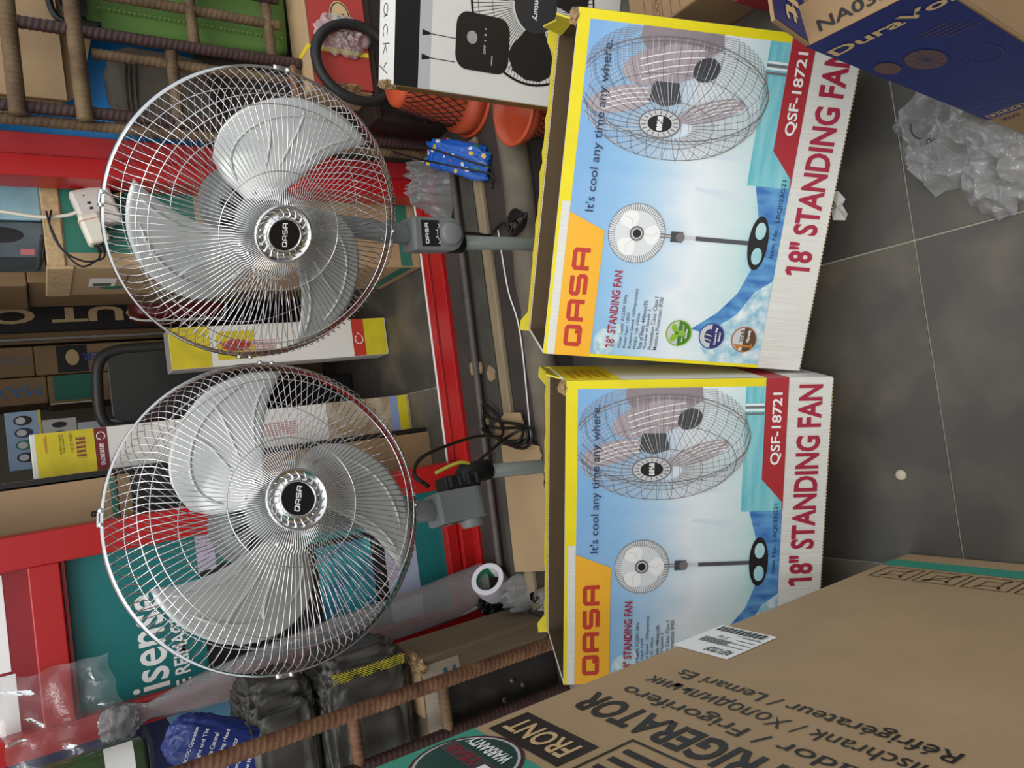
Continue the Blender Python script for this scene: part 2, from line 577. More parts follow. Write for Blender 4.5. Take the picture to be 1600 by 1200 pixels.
# lettering and picture printed on the teal film
mb = MB()
mb.F = frame((-O1[0], 2.0445 - O1[1], -O1[2]), (1, 0, 0), (0, 0, 1), (0, -1, 0))
mb.text('Hisense', -.628, .996, -.326, 1.085, WHITEP, .0006, .012)
mb.text('LIFE REIMAGINED', -.612, .948, -.330, .984, WHITEP, .0006, .02)
mb.build('lettering', pane, fix=False)
mb = MB()
mb.F = frame((-O1[0], 2.0445 - O1[1], -O1[2]), (1, 0, 0), (0, 0, 1), (0, -1, 0))
PINK = mat('pink_print', rgb(205, 170, 190), .4)
pts = [(-.566, .30)] + [(-.566 + .30 * math.cos(a), .30 + .30 * math.sin(a)) for a in [PI / 2 * k / 14 for k in range(15)]]
mb.poly(pts, mat('lilac_print', rgb(200, 182, 205), .4, col2=rgb(150, 190, 215), scale=5), .0004)
mb.rect(-.566, .40, -.290, .905, BLACKP, .0007)
mb.rect(-.53, .44, -.305, .60, mat('picture_teal', rgb(60, 170, 175), .3, col2=rgb(40, 70, 120), scale=14), .001)
mb.rect(-.566, .80, -.555, .905, PINK, .001)
mb.rect(-.30, .86, -.21, .905, mat('lilac_card', rgb(190, 180, 205), .4), .001)
mb.build('picture', pane, fix=False)
mb = MB()
mb.F = frame((-O1[0], 2.0445 - O1[1], -O1[2]), (1, 0, 0), (0, 0, 1), (0, -1, 0))
mb.rect(-.430, 1.312, -.215, 1.6, WHITEP, .0006)
mb.rect(-.566, 1.305, -.437, 1.6, WHITEP, .0006)
mb.build('white_film', win, fix=False)
mb = MB()
mb.F = frame((-O1[0], 2.0445 - O1[1], -O1[2]), (1, 0, 0), (0, 0, 1), (0, -1, 0))
mb.poly([(-.622, 1.02), (-.622, .82), (-.80, .94)], SKYW, .0006)
mb.poly([(-.622, .74), (-.622, .64), (-.80, .80), (-.80, .93)], SKYW, .0006)
mb.build('film_shapes', pan3, fix=False)

win2 = sempty('window_2', (.9, 2.05, .12)); O2 = (.9, 2.05, .12)
part('post', .700, .752, 2.0, 2.09, .12, 2.25, RED, win2, O2)
part('post', .756, .810, 2.012, 2.09, .12, 2.25, mat('red_paint_worn', rgb(176, 40, 44), .45, var=.06), win2, O2)
part('gap_strip', .752, .756, 2.02, 2.09, .12, 2.25, REDD, win2, O2, 0)
part('pane', .810, 1.76, 2.045, 2.051, .77, 2.25, BLUEW, win2, O2, 0)
part('lower_panel', .810, 1.76, 2.03, 2.06, .12, .77, mat('dark_board', rgb(66, 56, 48), .7, var=.2, scale=9), win2, O2, .002)
trim = sempty('trim_1', (.28, 2.02, .12)); O3 = (.28, 2.02, .12)
part('threshold', -.130, .700, 1.965, 2.035, .05, .132, RED, trim, O3)
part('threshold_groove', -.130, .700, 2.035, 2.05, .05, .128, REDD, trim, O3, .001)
part('threshold', -.130, .700, 2.05, 2.086, .05, .134, RED, trim, O3)
part('edge_strip', -.130, .700, 2.086, 2.094, .05, .136, WHITEP, trim, O3, .001)
part('threshold', -1.66, -.130, 1.965, 2.0, .05, .128, RED, trim, O3)
part('threshold', .700, 1.76, 1.965, 2.0, .05, .128, RED, trim, O3)
WALLM = mat('wall_paint', rgb(190, 182, 165), .8, var=.05)
struct('wall_front', MB().box(-1.7, 1.8, 2.0, 2.1, 2.25, 2.85, WALLM))
struct('wall_back', MB().box(-1.7, 1.8, 4.4, 4.5, 0, 2.85, WALLM))
struct('wall_left', MB().box(-1.75, -1.66, 2.0, 4.5, 0, 2.85, WALLM))
struct('wall_right', MB().box(1.76, 1.85, 2.0, 4.5, 0, 2.85, WALLM))
struct('ceiling', MB().box(-1.75, 1.85, 2.0, 4.5, 2.85, 2.95, WALLM))
# added strip light, out of view, to brighten the shop's inside
t = thing('fill_strip_light', 'added fill light, a white fluorescent strip unseen on the shop ceiling', 'light', (.2, 2.75, 2.79))
MB().box(-.62, .62, -.04, .04, .0, .055, mat('fill_lamp_white', rgb(235, 235, 235), .5)).build('housing', t, bevel=.004)
em = bpy.data.materials.new('fill_tube'); em.use_nodes = True
em.node_tree.nodes['Principled BSDF'].inputs['Emission Color'].default_value = (1, .97, .92, 1)
em.node_tree.nodes['Principled BSDF'].inputs['Emission Strength'].default_value = 6
MB().tube([(-.6, 0, -.018), (.6, 0, -.018)], .014, em, n=10).build('tube', t, smooth=True)

# ================================================================== fan cartons
CW, CH, CD = .53, .453, .195
def skyprint():
    M = bpy.data.materials.new('sky_and_sea_print'); M.use_nodes = True
    nt = M.node_tree; b = nt.nodes['Principled BSDF']; b.inputs['Roughness'].default_value = .42
    tc = nt.nodes.new('ShaderNodeTexCoord'); sp = nt.nodes.new('ShaderNodeSeparateXYZ')
    nt.links.new(tc.outputs['Object'], sp.inputs[0])
    mr = nt.nodes.new('ShaderNodeMapRange')
    mr.inputs[1].default_value = .078; mr.inputs[2].default_value = .434
    nt.links.new(sp.outputs[2], mr.inputs[0])
    nz = nt.nodes.new('ShaderNodeTexNoise'); nz.inputs['Scale'].default_value = 9; nz.inputs['Detail'].default_value = 5
    mp = nt.nodes.new('ShaderNodeMapping'); mp.inputs['Scale'].default_value = (1.6, 1, .7)
    nt.links.new(tc.outputs['Object'], mp.inputs[0]); nt.links.new(mp.outputs[0], nz.inputs['Vector'])
    ad = nt.nodes.new('ShaderNodeMath'); ad.operation = 'MULTIPLY_ADD'; ad.inputs[1].default_value = .35
    sb = nt.nodes.new('ShaderNodeMath'); sb.operation = 'SUBTRACT'; sb.inputs[1].default_value = .17
    nt.links.new(nz.outputs[0], ad.inputs[0]); nt.links.new(mr.outputs[0], ad.inputs[2]); nt.links.new(ad.outputs[0], sb.inputs[0])
    rp = nt.nodes.new('ShaderNodeValToRGB'); e = rp.color_ramp.elements
    e[0].position = 0; e[0].color = rgb(140, 205, 216)
    e[1].position = 1; e[1].color = rgb(132, 180, 226)
    for p, c in ((.18, (206, 232, 232)), (.42, (236, 243, 247)), (.62, (186, 216, 238)), (.8, (150, 196, 234))):
        q = e.new(p); q.color = rgb(*c)
    nt.links.new(sb.outputs[0], rp.inputs[0]); nt.links.new(rp.outputs[0], b.inputs['Base Color'])
    return M
SKYP = skyprint()
SEAT = mat('sea_teal_print', rgb(96, 190, 205), .42, col2=rgb(150, 215, 220), scale=10, stretch=(1, 1, 9))
SEAB = mat('sea_blue_print', rgb(40, 96, 176), .42, col2=rgb(110, 175, 222), scale=26, stretch=(2.5, 1, 1))
FOAM = mat('sea_foam_print', rgb(120, 185, 210), .42, col2=rgb(238, 246, 248), scale=60)
RAYW = mat('light_ray_print', rgb(218, 232, 240), .42)

def carton_front(parent):
    F = frame((-CW / 2, 0, 0), (1, 0, 0), (0, 0, 1), (0, -1, 0))
    mb = MB(); mb.F = F
    # ground colours
    mb.rect(0, .434, CW, CH, YELLOW, .0004)
    mb.rect(.516, .116, CW, .434, YELLOW, .0004)
    mb.rect(0, .4345, .25, .4475, RIBW, .0007)
    mb.rect(0, .076, .516, .434, SKYP, .0004)
    mb.rect(.30, .076, .516, .150, SEAT, .0007)
    w = [(.0, .076), (.0, .165), (.03, .19), (.058, .205), (.09, .165), (.125, .132), (.17, .112), (.215, .105), (.265, .118), (.32, .150), (.32, .076)]
    mb.poly([(.06, .205), (.09, .165), (.125, .135), (.17, .117), (.22, .112), (.30, .135), (.30, .077), (.12, .077), (.05, .17)], SEAB, .0009)
    mb.poly([(0, .077), (0, .16), (.03, .185), (.055, .175), (.09, .13), (.13, .105), (.15, .077)], FOAM, .0011)
    mb.disc(.026, .352, .024, .018, FOAM, .0009)
    mb.disc(.042, .335, .018, .012, FOAM, .0010)
    for a, b, c in ((.285, .27, .016), (.335, .335, .012), (.39, .41, .020)):
        mb.poly([(a, .235), (a + c * .3, .235), (b + c, .155), (b, .155)], RAYW, .0007)
    # orange and red panels
    mb.poly([(0, .434), (.234, .434), (.209, .374), (0, .374)], ORANGE, .0012)
    mb.poly([(CW, .116), (CW, .0765), (.300, .0765), (.300, .0785), (.316, .0785), (.356, .1145)], DKRED, .0012)
    mb.poly([(CW, .116), (CW, .0765), (.313, .0765), (.356, .116)], DKRED, .0013)
    mb.rect(0, 0, CW, .0765, RIBW, .0005)
    mb.rect(0, .0765, .0055, .374, YELLOW, .0014)
    g = mb.build('printed_front', parent, fix=False)
    # lettering
    def word(nm, fn):
        q = MB(); q.F = F; fn(q); q.build(nm, parent, fix=False)
    word('brand_lettering', lambda q: q.qasa(.016, .392, .182, .4215, QRED, .0017, w=.24))
    word('slogan', lambda q: q.text("It's cool any time any where.", .237, .393, .490, .411, NAVYT, .0040, .004))
    word('small_title', lambda q: (q.text('18" STANDING FAN', .021, .335, .147, .350, CRIM, .0017, .02), q.poly([(.0211, .350), (.0211, .3465), (.0185, .3455), (.0185, .348)], CRIM, .0017)))
    sp = ('Power Supply: AC230V 50Hz', 'Power Input: 120W', 'Rotation Speed: 1300rpm(max)', 'Height: 125~150cm', 'Size of Blade: 440mm\u00b13%',
          'Number of Speeds: 3', 'Protection Class: Class I', 'Moisture Protection: IPX0')
    for i, st in enumerate(sp):
        word('specification_line', lambda q: q.text(st, .019, .3215 - i * .0087, .019 + .0036 * len(st), .3282 - i * .0087, mat('slate_text_print', rgb(70, 80, 98), .5), .0017, .008))
    word('model_number', lambda q: q.text('QSF-18721', .381, .084, .505, .1035, WHITEP, .0019, .02))
    word('item_number', lambda q: q.text('Item No.: LBQ033G21', .188, .0835, .313, .092, NAVYT, .0019, .006))
    word('large_title', lambda q: (q.text('18" STANDING FAN', .171, .016, .518, .060, CRIM, .0014, .03), q.poly([(.1712, .0605), (.1712, .050), (.163, .0465), (.163, .0545)], CRIM, .0014)))
    # three round badges
    for k, (cx, cy, dk, ac) in enumerate(((.051, .226, rgb(70, 130, 40), rgb(140, 190, 40)), (.050, .168, rgb(50, 50, 110), rgb(80, 100, 160)), (.048, .110, rgb(92, 70, 44), rgb(190, 120, 50)))):
        mb = MB(); mb.F = F
        D = mat('badge_dark_%d' % k, dk, .45); A = mat('badge_accent_%d' % k, ac, .45)
        mb.disc(cx, cy, .0225, .0225, D, .0018)
        pts = [(cx + .0205 * math.cos(a), cy + .0205 * math.sin(a)) for a in [PI * .02 + PI * .96 * j / 16 for j in range(17)]]
        mb.poly([(p[0], max(p[1], cy - .003)) for p in pts], LGREYP, .0021)
        if k == 0:
            for a in (.5, 2.6, 4.7):
                mb.disc(cx + .009 * math.cos(a), cy + .004 + .008 * math.sin(a), .008, .005, A, .0024, rot=a)
            mb.disc(cx, cy + .004, .003, .003, D, .0026)
            mb.text('Aerodynamic', cx - .015, cy - .0085, cx + .015, cy - .005, WHITEP, .0024, .03)
            mb.text('Blades', cx - .008, cy - .0145, cx + .008, cy - .0110, WHITEP, .0024, .03)
        elif k == 1:
            mb.disc(cx, cy + .004, .012, .009, D, .0024)
            mb.line([(cx - .008, cy + .0), (cx - .004, cy + .013)], .0018, LGREYP, .0026)
            mb.line([(cx, cy + .0), (cx + .003, cy + .012)], .0018, LGREYP, .0026)
            mb.text('Casted Big', cx - .015, cy - .0095, cx + .015, cy - .005, WHITEP, .0024, .03)
            mb.text('Motor', cx - .008, cy - .0155, cx + .008, cy - .0115, WHITEP, .0024, .03)
        else:
            mb.line([(cx - .0165, cy + .008), (cx - .011, cy + .013), (cx - .011, cy - .013)], .0042, A, .0026); mb.rect(cx - .0165, cy - .0155, cx - .0055, cy - .0128, A, .0026)
            mb.text('YEAR', cx - .005, cy + .0, cx + .018, cy + .008, D, .0026, .02)
            mb.text('Warranty', cx - .005, cy - .011, cx + .017, cy - .004, WHITEP, .0026, .03)
        mb.ring(cx, cy, .0215, .0215, .0016, A, .0024, 28)
        mb.build('round_badge', parent, fix=False)
    # picture of the whole fan
    mb = MB(); mb.F = F; cx, cy = .209, .321
    mb.disc(cx, cy, .047, .047, mat('pale_cage_print', rgb(224, 228, 230), .42), .0016)
    for k in range(72):
        a = 2 * PI * k / 72
        mb.line([(cx + .036 * math.cos(a), cy + .036 * math.sin(a)), (cx + .0465 * math.cos(a), cy + .0465 * math.sin(a))], .0010, GREYP, .0019)
    for a in (2.6, 4.75, .6):
        mb.poly([(cx + r * math.cos(a + d), cy + r * math.sin(a + d)) for r, d in ((.008, -.3), (.017, -.55), (.025, -.68), (.032, -.6), (.037, -.4), (.039, -.15), (.039, .1), (.037, .3), (.034, .45), (.029, .52), (.02, .5), (.008, .3))], WHITEP, .0021)
        mb.line([(cx + r * math.cos(a + d), cy + r * math.sin(a + d)) for r, d in ((.012, 0), (.025, -.15), (.035, .1))], .0008, LGREYP, .0023)
    mb.ring(cx, cy, .047, .047, .0009, GREYP, .0023)
    mb.disc(cx, cy, .012, .012, GREYP, .0024); mb.disc(cx, cy, .009, .009, LGREYP, .0026); mb.disc(cx, cy, .0068, .0068, BLACKP, .0028)
    mb.rect(cx - .003, .262, cx + .003, .305, GREYP, .0018); mb.rect(cx - .0012, .262, cx + .0012, .305, LGREYP, .0020)
    mb.rect(cx - .0085, .244, cx + .0085, .264, mat('charcoal_print', rgb(70, 72, 76), .42), .0022)
    mb.disc(cx, .248, .0075, .0075, GREYP, .0025)
    mb.rect(cx - .0028, .218, cx + .0028, .244, LGREYP, .0018)
    mb.rect(cx - .0035, .128, cx + .0035, .222, mat('charcoal_print2', rgb(82, 84, 88), .42), .0020)
    mb.disc(cx + .001, .115, .044, .017, BLACKP, .0022)
    mb.disc(cx - .02, .114, .014, .009, SKYP, .0025); mb.disc(cx + .021, .114, .014, .009, SKYP, .0025)
    mb.build('fan_picture', parent, fix=False)
    # big cropped picture of the fan head
    mb = MB(); mb.F = F
    clip = lambda p: p[0] < .5155 and p[1] < .4335
    ya = 1.05
    def pr(r, a, d):           # the head seen from the side
        x = r * math.cos(a); y = r * math.sin(a)
        return (.430 + x * math.cos(ya) - d * math.sin(ya), .29 + y)
    BLP_ = mat('blade_print', rgb(176, 162, 168), .42)
    mb.poly([(.516, .352), (.516, .225), (.494, .222), (.480, .25), (.482, .34), (.498, .355)], MAUVE, .0014)
    def petal(cu, cv, su, sv, rot, h):
        pts = []
        for k in range(26):
            a = 2 * PI * k / 26; q = 1 + .18 * math.cos(a - .6)
            x, y = su * math.cos(a) * q, sv * math.sin(a) * q
            pts.append((min(.5155, cu + x * math.cos(rot) - y * math.sin(rot)), cv + x * math.sin(rot) + y * math.cos(rot)))
        mb.poly(pts, BLP_, h)
        for e in (-.45, -.1, .25, .6):
            mb.line([(cu + su * e * math.cos(rot) - sv * f * math.sin(rot) + .004 * math.cos(f * 2), cv + su * e * math.sin(rot) + sv * f * math.cos(rot)) for f in (-.75, -.4, 0, .4, .7)], .0016, WHITEP, h + .0002, clip)
    petal(.408, .368, .019, .052, .25, .0015)
    petal(.404, .222, .015, .055, .30, .0015)
    petal(.462, .300, .028, .070, .22, .0017)
    mb.disc(.463, .245, .017, .022, mat('charcoal_print', rgb(70, 72, 76), .42), .0021, rot=.4)
    mb.poly([(.44, .325), (.44, .285), (.412, .278), (.404, .305), (.412, .33)], mat('charcoal_print'), .0019)
    prof = ((.034, .062), (.075, .060), (.12, .052), (.143, .030), (.1505, 0))
    for k in range(104):
        a = 2 * PI * k / 104
        mb.line([pr(r, a, d) for r, d in prof], .0008, LGREYP if k % 3 else GREYP, .0023, clip)
    for k in range(72):
        a = 2 * PI * k / 72
        mb.line([pr(r, a + .03, d) for r, d in ((.1505, 0), (.143, -.03), (.09, -.055), (.03, -.06))], .0007, MAUVE, .0018, clip)
    for r, d in ((.1505, 0), (.149, .006), (.128, .046), (.07, .060)):
        mb.line([pr(r, 2 * PI * k / 60, d) for k in range(61)], .0016 if d < .005 else .0009, GREYP, .0023, clip)
    cx, cy = pr(0, 0, .078)
    cx, cy = .379, .308
    mb.disc(cx, cy, .0215, .034, GREYP, .0026); mb.disc(cx, cy, .0195, .0315, LGREYP, .0028)
    for k in range(18):
        a = 2 * PI * k / 18
        mb.line([(cx + .0135 * math.cos(a), cy + .022 * math.sin(a)), (cx + .0185 * math.cos(a), cy + .030 * math.sin(a))], .0018, GREYP, .0030)
    mb.disc(cx, cy, .0125, .0195, BLACKP, .0032)
    mb.qasa(cx - .010, cy - .0045, cx + .011, cy + .0045, WHITEP, .0034, w=.22)
    for u, mm in ((.468, GREYP), (.4745, WHITEP), (.4790, GREYP), (.4835, WHITEP)):
        mb.rect(u, .117, u + .0035, .150, mm, .0016)
    mb.build('fan_head_picture', parent, fix=False)

def fan_carton(label, loc, rot, seed):
    r = random.Random(seed)
    t = thing('fan_carton', label, 'carton', loc, [math.radians(a) for a in rot], 'standing fan cartons leaning side by side')
    hw = CW / 2; th = .004
    mb = MB()
    mb.box(-hw, hw, 0, th, 0, CH, WHITEC); mb.box(-hw, hw, CD - th, CD, 0, CH, WHITEC)
    mb.box(-hw, -hw + th, th, CD - th, 0, CH, WHITEC); mb.box(hw - th, hw, th, CD - th, 0, CH, WHITEC)
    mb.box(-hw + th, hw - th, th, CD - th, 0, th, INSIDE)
    e = .0006
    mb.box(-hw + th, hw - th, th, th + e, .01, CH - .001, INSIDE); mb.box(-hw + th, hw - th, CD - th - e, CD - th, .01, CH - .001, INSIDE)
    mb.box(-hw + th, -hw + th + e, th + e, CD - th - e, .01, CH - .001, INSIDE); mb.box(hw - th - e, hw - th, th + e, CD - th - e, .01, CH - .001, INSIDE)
    mb.build('body', t)
    # side print on the right wall
    mb = MB(); mb.F = frame((hw, 0, 0), (0, 1, 0), (0, 0, 1), (1, 0, 0))
    mb.rect(0, .36, CD, CH, YELLOW, .0004); mb.rect(0, .116, .03, .36, RIBW, .0006); mb.rect(0, .0765, CD, .116, DKRED, .0005)
    for i in range(5):
        mb.text('NEVER COVER', .02 + .012 * (i % 2), .375 + i * .014, .12, .383 + i * .014, QRED, .0009)
    mb.build('printed_side', t, fix=False)
    mb = MB(); mb.F = frame((-hw, CD, 0), (0, -1, 0), (0, 0, 1), (-1, 0, 0))
    mb.rect(0, .05, CD, .36, YELLOW, .0004); mb.rect(0, .36, CD, CH, KRAFT, .0004)
    mb.build('printed_side', t, fix=False)
    # raw corrugated rim along the top edge and the foot
    mb = MB()
    n = 90
    for k in range(n):
        x0 = -hw + CW * k / n
        mb.box(x0, x0 + CW / n * .55, CD - th - .0005, CD + .0005, CH, CH + .0016 + .001 * r.random(), KRAFTE)
    mb.build('corrugated_edge', t)
    mb = MB()
    for k in range(n):
        x0 = -hw + CW * k / n
        mb.box(x0, x0 + CW / n * .55, -.0004, th, -.002, .0005, KRAFTE)
    mb.build('corrugated_edge', t)
    # torn flaps
    mb = MB(); top = []; 
    for k in range(30):
        x = -hw + CW * k / 29
        top.append((x, CH + .006 + .007 * abs(noise.noise(Vector((x * 22, seed, 0)))) + (.012 if k < 2 or k > 27 else 0)))
    mb.F = frame((0, CD, 0), (1, 0, 0), (0, .0, 1), (0, -1, 0))
    mb.prism([(-hw, CH - .02)] + [(hw, CH - .02)] + top[::-1], .0, .003, YELLOWD)
    mb.F = frame((0, CD + .0005, 0), (1, 0, 0), (0, 0, 1), (0, -1, 0))
    mb.build('flap', t)
    mb = MB()
    pts = [(hw - .004, CD * .3, CH - .004), (hw - .004, CD * .95, CH - .004), (hw + .004, CD * .9, CH + .030 * (1 if seed == 1 else .7)), (hw + .002, CD * .55, CH + .018), (hw + .003, CD * .35, CH + .024)]
    mb.add(pts + [(p[0] - .003, p[1], p[2]) for p in pts], [(0, 1, 2, 3, 4), (9, 8, 7, 6, 5)] + [(i, (i + 1) % 5, 5 + (i + 1) % 5, 5 + i) for i in range(5)], YELLOWD)
    mb.build('flap', t)
    mb = MB(); crumple(mb, (hw - .012, .006, CH + .004), (.012, .008, .008), TORN, seed, 10, .5, 3)
    mb.build('torn_corner', t)
    carton_front(t)
    return t
fan_carton('yellow bordered fan carton leaning behind the crumpled wrapping film', (.2522, .7012, .0922), (-27.8446, 1.1623, -21.34), 1)
fan_carton('yellow bordered fan carton leaning behind the tall refrigerator carton', (-.2712, .7961, .0958), (-28.2154, .5674, -12.7038), 2)

# ================================================================== standing fans
def make_fan(label, base, ring_c, n, pole_tilt, ctl_yaw, ctl_off, badge_rot, blade_rot):
    t = thing('standing_fan', label, 'fan', base, (0, 0, 0), 'chrome standing fans behind the cartons')
    B = Vector(base)
    Y = -Vector(n).normalized(); X = Y.cross(Vector((0, 0, 1))).normalized(); Z = X.cross(Y)
    H = frame(Vector(ring_c) - B, X, Y, Z)
    def hb():
        q = MB(); q.M = H; return q
    R = .2475
    wr = .00082
    # front wires
    prof = ((.044, .100), (.074, .099), (.081, .090), (.15, .086), (.205, .076), (.226, .062), (.238, .040), (R, .008))
    mb = hb(); N = 120
    for k in range(N):
        a = 2 * PI * k / N
        mb.tube([(r * math.cos(a + max(0, (r - .2)) * .9), -d, r * math.sin(a + max(0, (r - .2)) * .9)) for r, d in prof], wr, CHROME, n=4, cap=False)
    g = mb.build('front_grille_wires', t, smooth=True); g['kind'] = 'stuff'
    for r, d in ((.215, .0690), (.2, .0768), (.1, .0888)):
        mb = hb(); mb.tube([(r * math.cos(2 * PI * k / 72), -d, r * math.sin(2 * PI * k / 72)) for k in range(72)], wr * 1.2, CHROME, n=5, closed=True)
        mb.build('front_grille_ring', t, smooth=True)
    prof = ((.06, -.085), (.13, -.086), (.2, -.076), (.226, -.06), (.24, -.034), (R, -.006))
    mb = hb(); N = 96
    for k in range(N):
        a = 2 * PI * k / N
        mb.tube([(r * math.cos(a - (r - .06) * 2.2), -d, r * math.sin(a - (r - .06) * 2.2)) for r, d in prof], wr, CHROME, n=4, cap=False)
    g = mb.build('rear_grille_wires', t, smooth=True); g['kind'] = 'stuff'
    for r, d in ((.21, -.0725), (.13, -.0865), (.062, -.0855)):
        mb = hb(); mb.tube([(r * math.cos(2 * PI * k / 72), -d, r * math.sin(2 * PI * k / 72)) for k in range(72)], wr * 1.2, CHROME, n=5, closed=True)
        mb.build('rear_grille_ring', t, smooth=True)
    mb = hb()
    mb.lathe([(R + .0005, -.009), (R + .0036, -.008), (R + .0042, .0), (R + .0036, .008), (R + .0005, .009), (R + .0005, -.009)], CHROMEB, 96, 'y')
    band = mb.build('rim_band', t, smooth=True)
    for a in (PI * .46, PI * .96, PI * 1.47, PI * 1.97):
        mb = hb()
        c, s = math.cos(a), math.sin(a)
        pts = []
        for da in (-.05, -.025, 0, .025, .05):
            pts.append(((R + .005) * math.cos(a + da), -.002, (R + .005) * math.sin(a + da)))
        mb.tube(pts, .0034, CHROMEB, n=6)
        for da in (-.04, .04):
            mb.lathe([(.0, -.0115), (.0035, -.0105), (.004, -.006)], CHROME, 10, 'y', ((R + .004) * math.cos(a + da), 0, (R + .004) * math.sin(a + da)))
        mb.build('rim_clip', band, smooth=True)
    # badge
    mb = hb()
    mb.lathe([(.036, -.097), (.0475, -.099), (.0485, -.102), (.047, -.105), (.0445, -.1045), (.043, -.101), (.030, -.101), (.0295, -.106), (.0275, -.1085), (.0255, -.107), (.025, -.104)], CHROME, 64, 'y')
    bd = mb.build('hub_badge', t, smooth=True)
    mb = hb(); mb.lathe([(.0, -.1055), (.0252, -.1055), (.0256, -.104)], BLACKG, 48, 'y')
    mb.build('badge_disc', bd)
    mb = hb()
    for k in range(20):
        a = 2 * PI * k / 20
        mb.tube([(r * math.cos(a + q), -.1018, r * math.sin(a + q)) for r, q in ((.0305, 0), (.035, .03), (.039, .10), (.0425, .20))], [.0007, .0013, .0013, .0006], CHROME, n=5)
    mb.build('badge_fin', bd, smooth=True)
    mb = hb(); mb.F = frame((0, -.1056, 0), (1, 0, 0), (0, 0, 1), (0, -1, 0))
    mb.qasa(-.0195, -.0042, .0205, .0042, WHITEP, .0004, w=.2, rot=badge_rot)
    mb.build('badge_lettering', bd, fix=False)
    mb = hb(); mb.lathe([(.0, -.096), (.044, -.0965), (.046, -.09), (.03, -.088)], FGREY, 32, 'y')
    mb.build('badge_back', bd)
    # rotor
    mb = hb(); mb.lathe([(0, -.045), (.022, -.044), (.03, -.036), (.052, -.03), (.056, -.02), (.05, .0), (0, .0)], FGREY, 40, 'y')
    rot = mb.build('rotor_hub', t, smooth=True)
    for j in range(3):
        a0 = blade_rot + j * 2 * PI / 3
        RO = ((0, .222), (.12, .2245), (.25, .224), (.45, .217), (.62, .203), (.8, .182), (.9, .163), (1, .130))
        def rout(q):
            for (q0, r0), (q1, r1) in zip(RO[:-1], RO[1:]):
                if q <= q1:
                    return r0 + (r1 - r0) * (q - q0) / (q1 - q0)
            return RO[-1][1]
        def bp(r, tt):                         # tt runs from the leading to the trailing edge
            th = a0 - math.radians(14) * (r - .127) / .093 + tt * math.radians(74)
            if r < .09:
                th += (.5 - tt) * (.09 - r) / .045 * .35
            d = .046 - .052 * tt * min(1, r / .12) + .010 * math.sin(PI * tt) * (r / .2)
            return Vector((r * math.cos(th), -d, r * math.sin(th)))
        mb = hb(); NR, NT = 22, 18
        vs = [bp(.045 + (rout(k / NT) - .045) * i / NR, k / NT) for i in range(NR + 1) for k in range(NT + 1)]
        fs = [(i * (NT + 1) + k, i * (NT + 1) + k + 1, (i + 1) * (NT + 1) + k + 1, (i + 1) * (NT + 1) + k) for i in range(NR) for k in range(NT)]
        mb.add(vs, fs, BLADE)
        bl = mb.build('blade', t, smooth=True)
        so = bl.modifiers.new('thick', 'SOLIDIFY'); so.thickness = .0012
        for t0, r0, r1, bend in ((.10, .105, .205, -.04), (.30, .10, .200, .10), (.46, .095, .175, .12), (.86, .085, .205, -.66)):
            mb = hb(); pts = []
            for q in range(15):
                f_ = q / 14
                p = bp(r0 + (r1 - r0) * f_ ** .8, t0 + bend * f_ ** 2)
                pts.append(p + Vector((0, -.0006, 0)))
            mb.tube(pts, [.0004] + [.0028] * 13 + [.0004], BLADE, n=8)
            mb.build('embossed_rib', bl, smooth=True)
        for rr, tt in ((.060, .3), (.060, .7)):
            mb = hb(); p = bp(rr, tt)
            mb.lathe([(0, -.004), (.0035, -.003), (.0045, .0)], CHROME, 12, 'y', (p.x, p.y, p.z))
            mb.build('rivet', bl, smooth=True)
    # motor
    mb = hb()
    mb.lathe([(0, .06), (.05, .062), (.064, .07), (.07, .09), (.07, .15), (.06, .175), (.03, .185), (0, .185)], FGREY, 40, 'y')
    mot = mb.build('motor_housing', t, smooth=True)
    mb = hb()
    for k in range(10):
        a = 2 * PI * k / 10
        for r in (.034, .044, .054):
            mb.box(r * math.cos(a) - .006, r * math.cos(a) + .006, .056, .068, r * math.sin(a) - .0022, r * math.sin(a) + .0022, BLACKM)
    mb.build('vent_slots', mot)
    mb = hb()
    mb.lathe([(.03, .0), (.03, .06)], FGREYD, 24, 'y')
    mb.build('motor_shaft_cover', mot, smooth=True)
    # neck, control box, pole, base; all stand on the pole axis
    pc = (H @ Vector((0, .115, 0)))
    ptop = Vector((0, 0, 0)) + Vector(ctl_off)
    px = Vector((0, 0, 0))
    mb = MB(); mb.tube(bez([pc + Vector((0, 0, -.04)), pc * .5 + Vector(ctl_off) * .5 + Vector((0, 0, .06)), Vector(ctl_off) + Vector((0, 0, .05))], 6), .021, FGREY, n=16)
    mb.build('neck', t, smooth=True)
    C = Matrix.Translation(Vector(ctl_off)) @ Matrix.Rotation(ctl_yaw, 4, 'Z')
    mb = MB(); mb.M = C
    w2, h0, h1, dy = .0345, -.055, .062, .032
    pts = [(-w2, h1), (-w2, h0 + w2 * .9)] + [(w2 * math.cos(a), h0 + w2 * .9 + w2 * .9 * math.sin(a)) for a in [PI + PI * k / 12 for k in range(13)]][1:-1] + [(w2, h0 + w2 * .9), (w2, h1)]
    mb.F = frame((0, 0, 0), (1, 0, 0), (0, 0, 1), (0, -1, 0))
    mb.prism(pts, -dy, dy, FGREY)
    cb = mb.build('control_box', t, bevel=.006)
    mb = MB(); mb.M = C; mb.F = frame((0, -dy - .0002, 0), (1, 0, 0), (0, 0, 1), (0, -1, 0))
    mb.rect(-.026, .004, .027, .045, BLACKP, .0006)
    mb.qasa(-.020, .029, .022, .037, WHITEP, .0012, w=.22)
    mb.ring(0, -.020, .029, .029, .0009, WHITEP, .0012, 16, PI * .28, PI * .72)
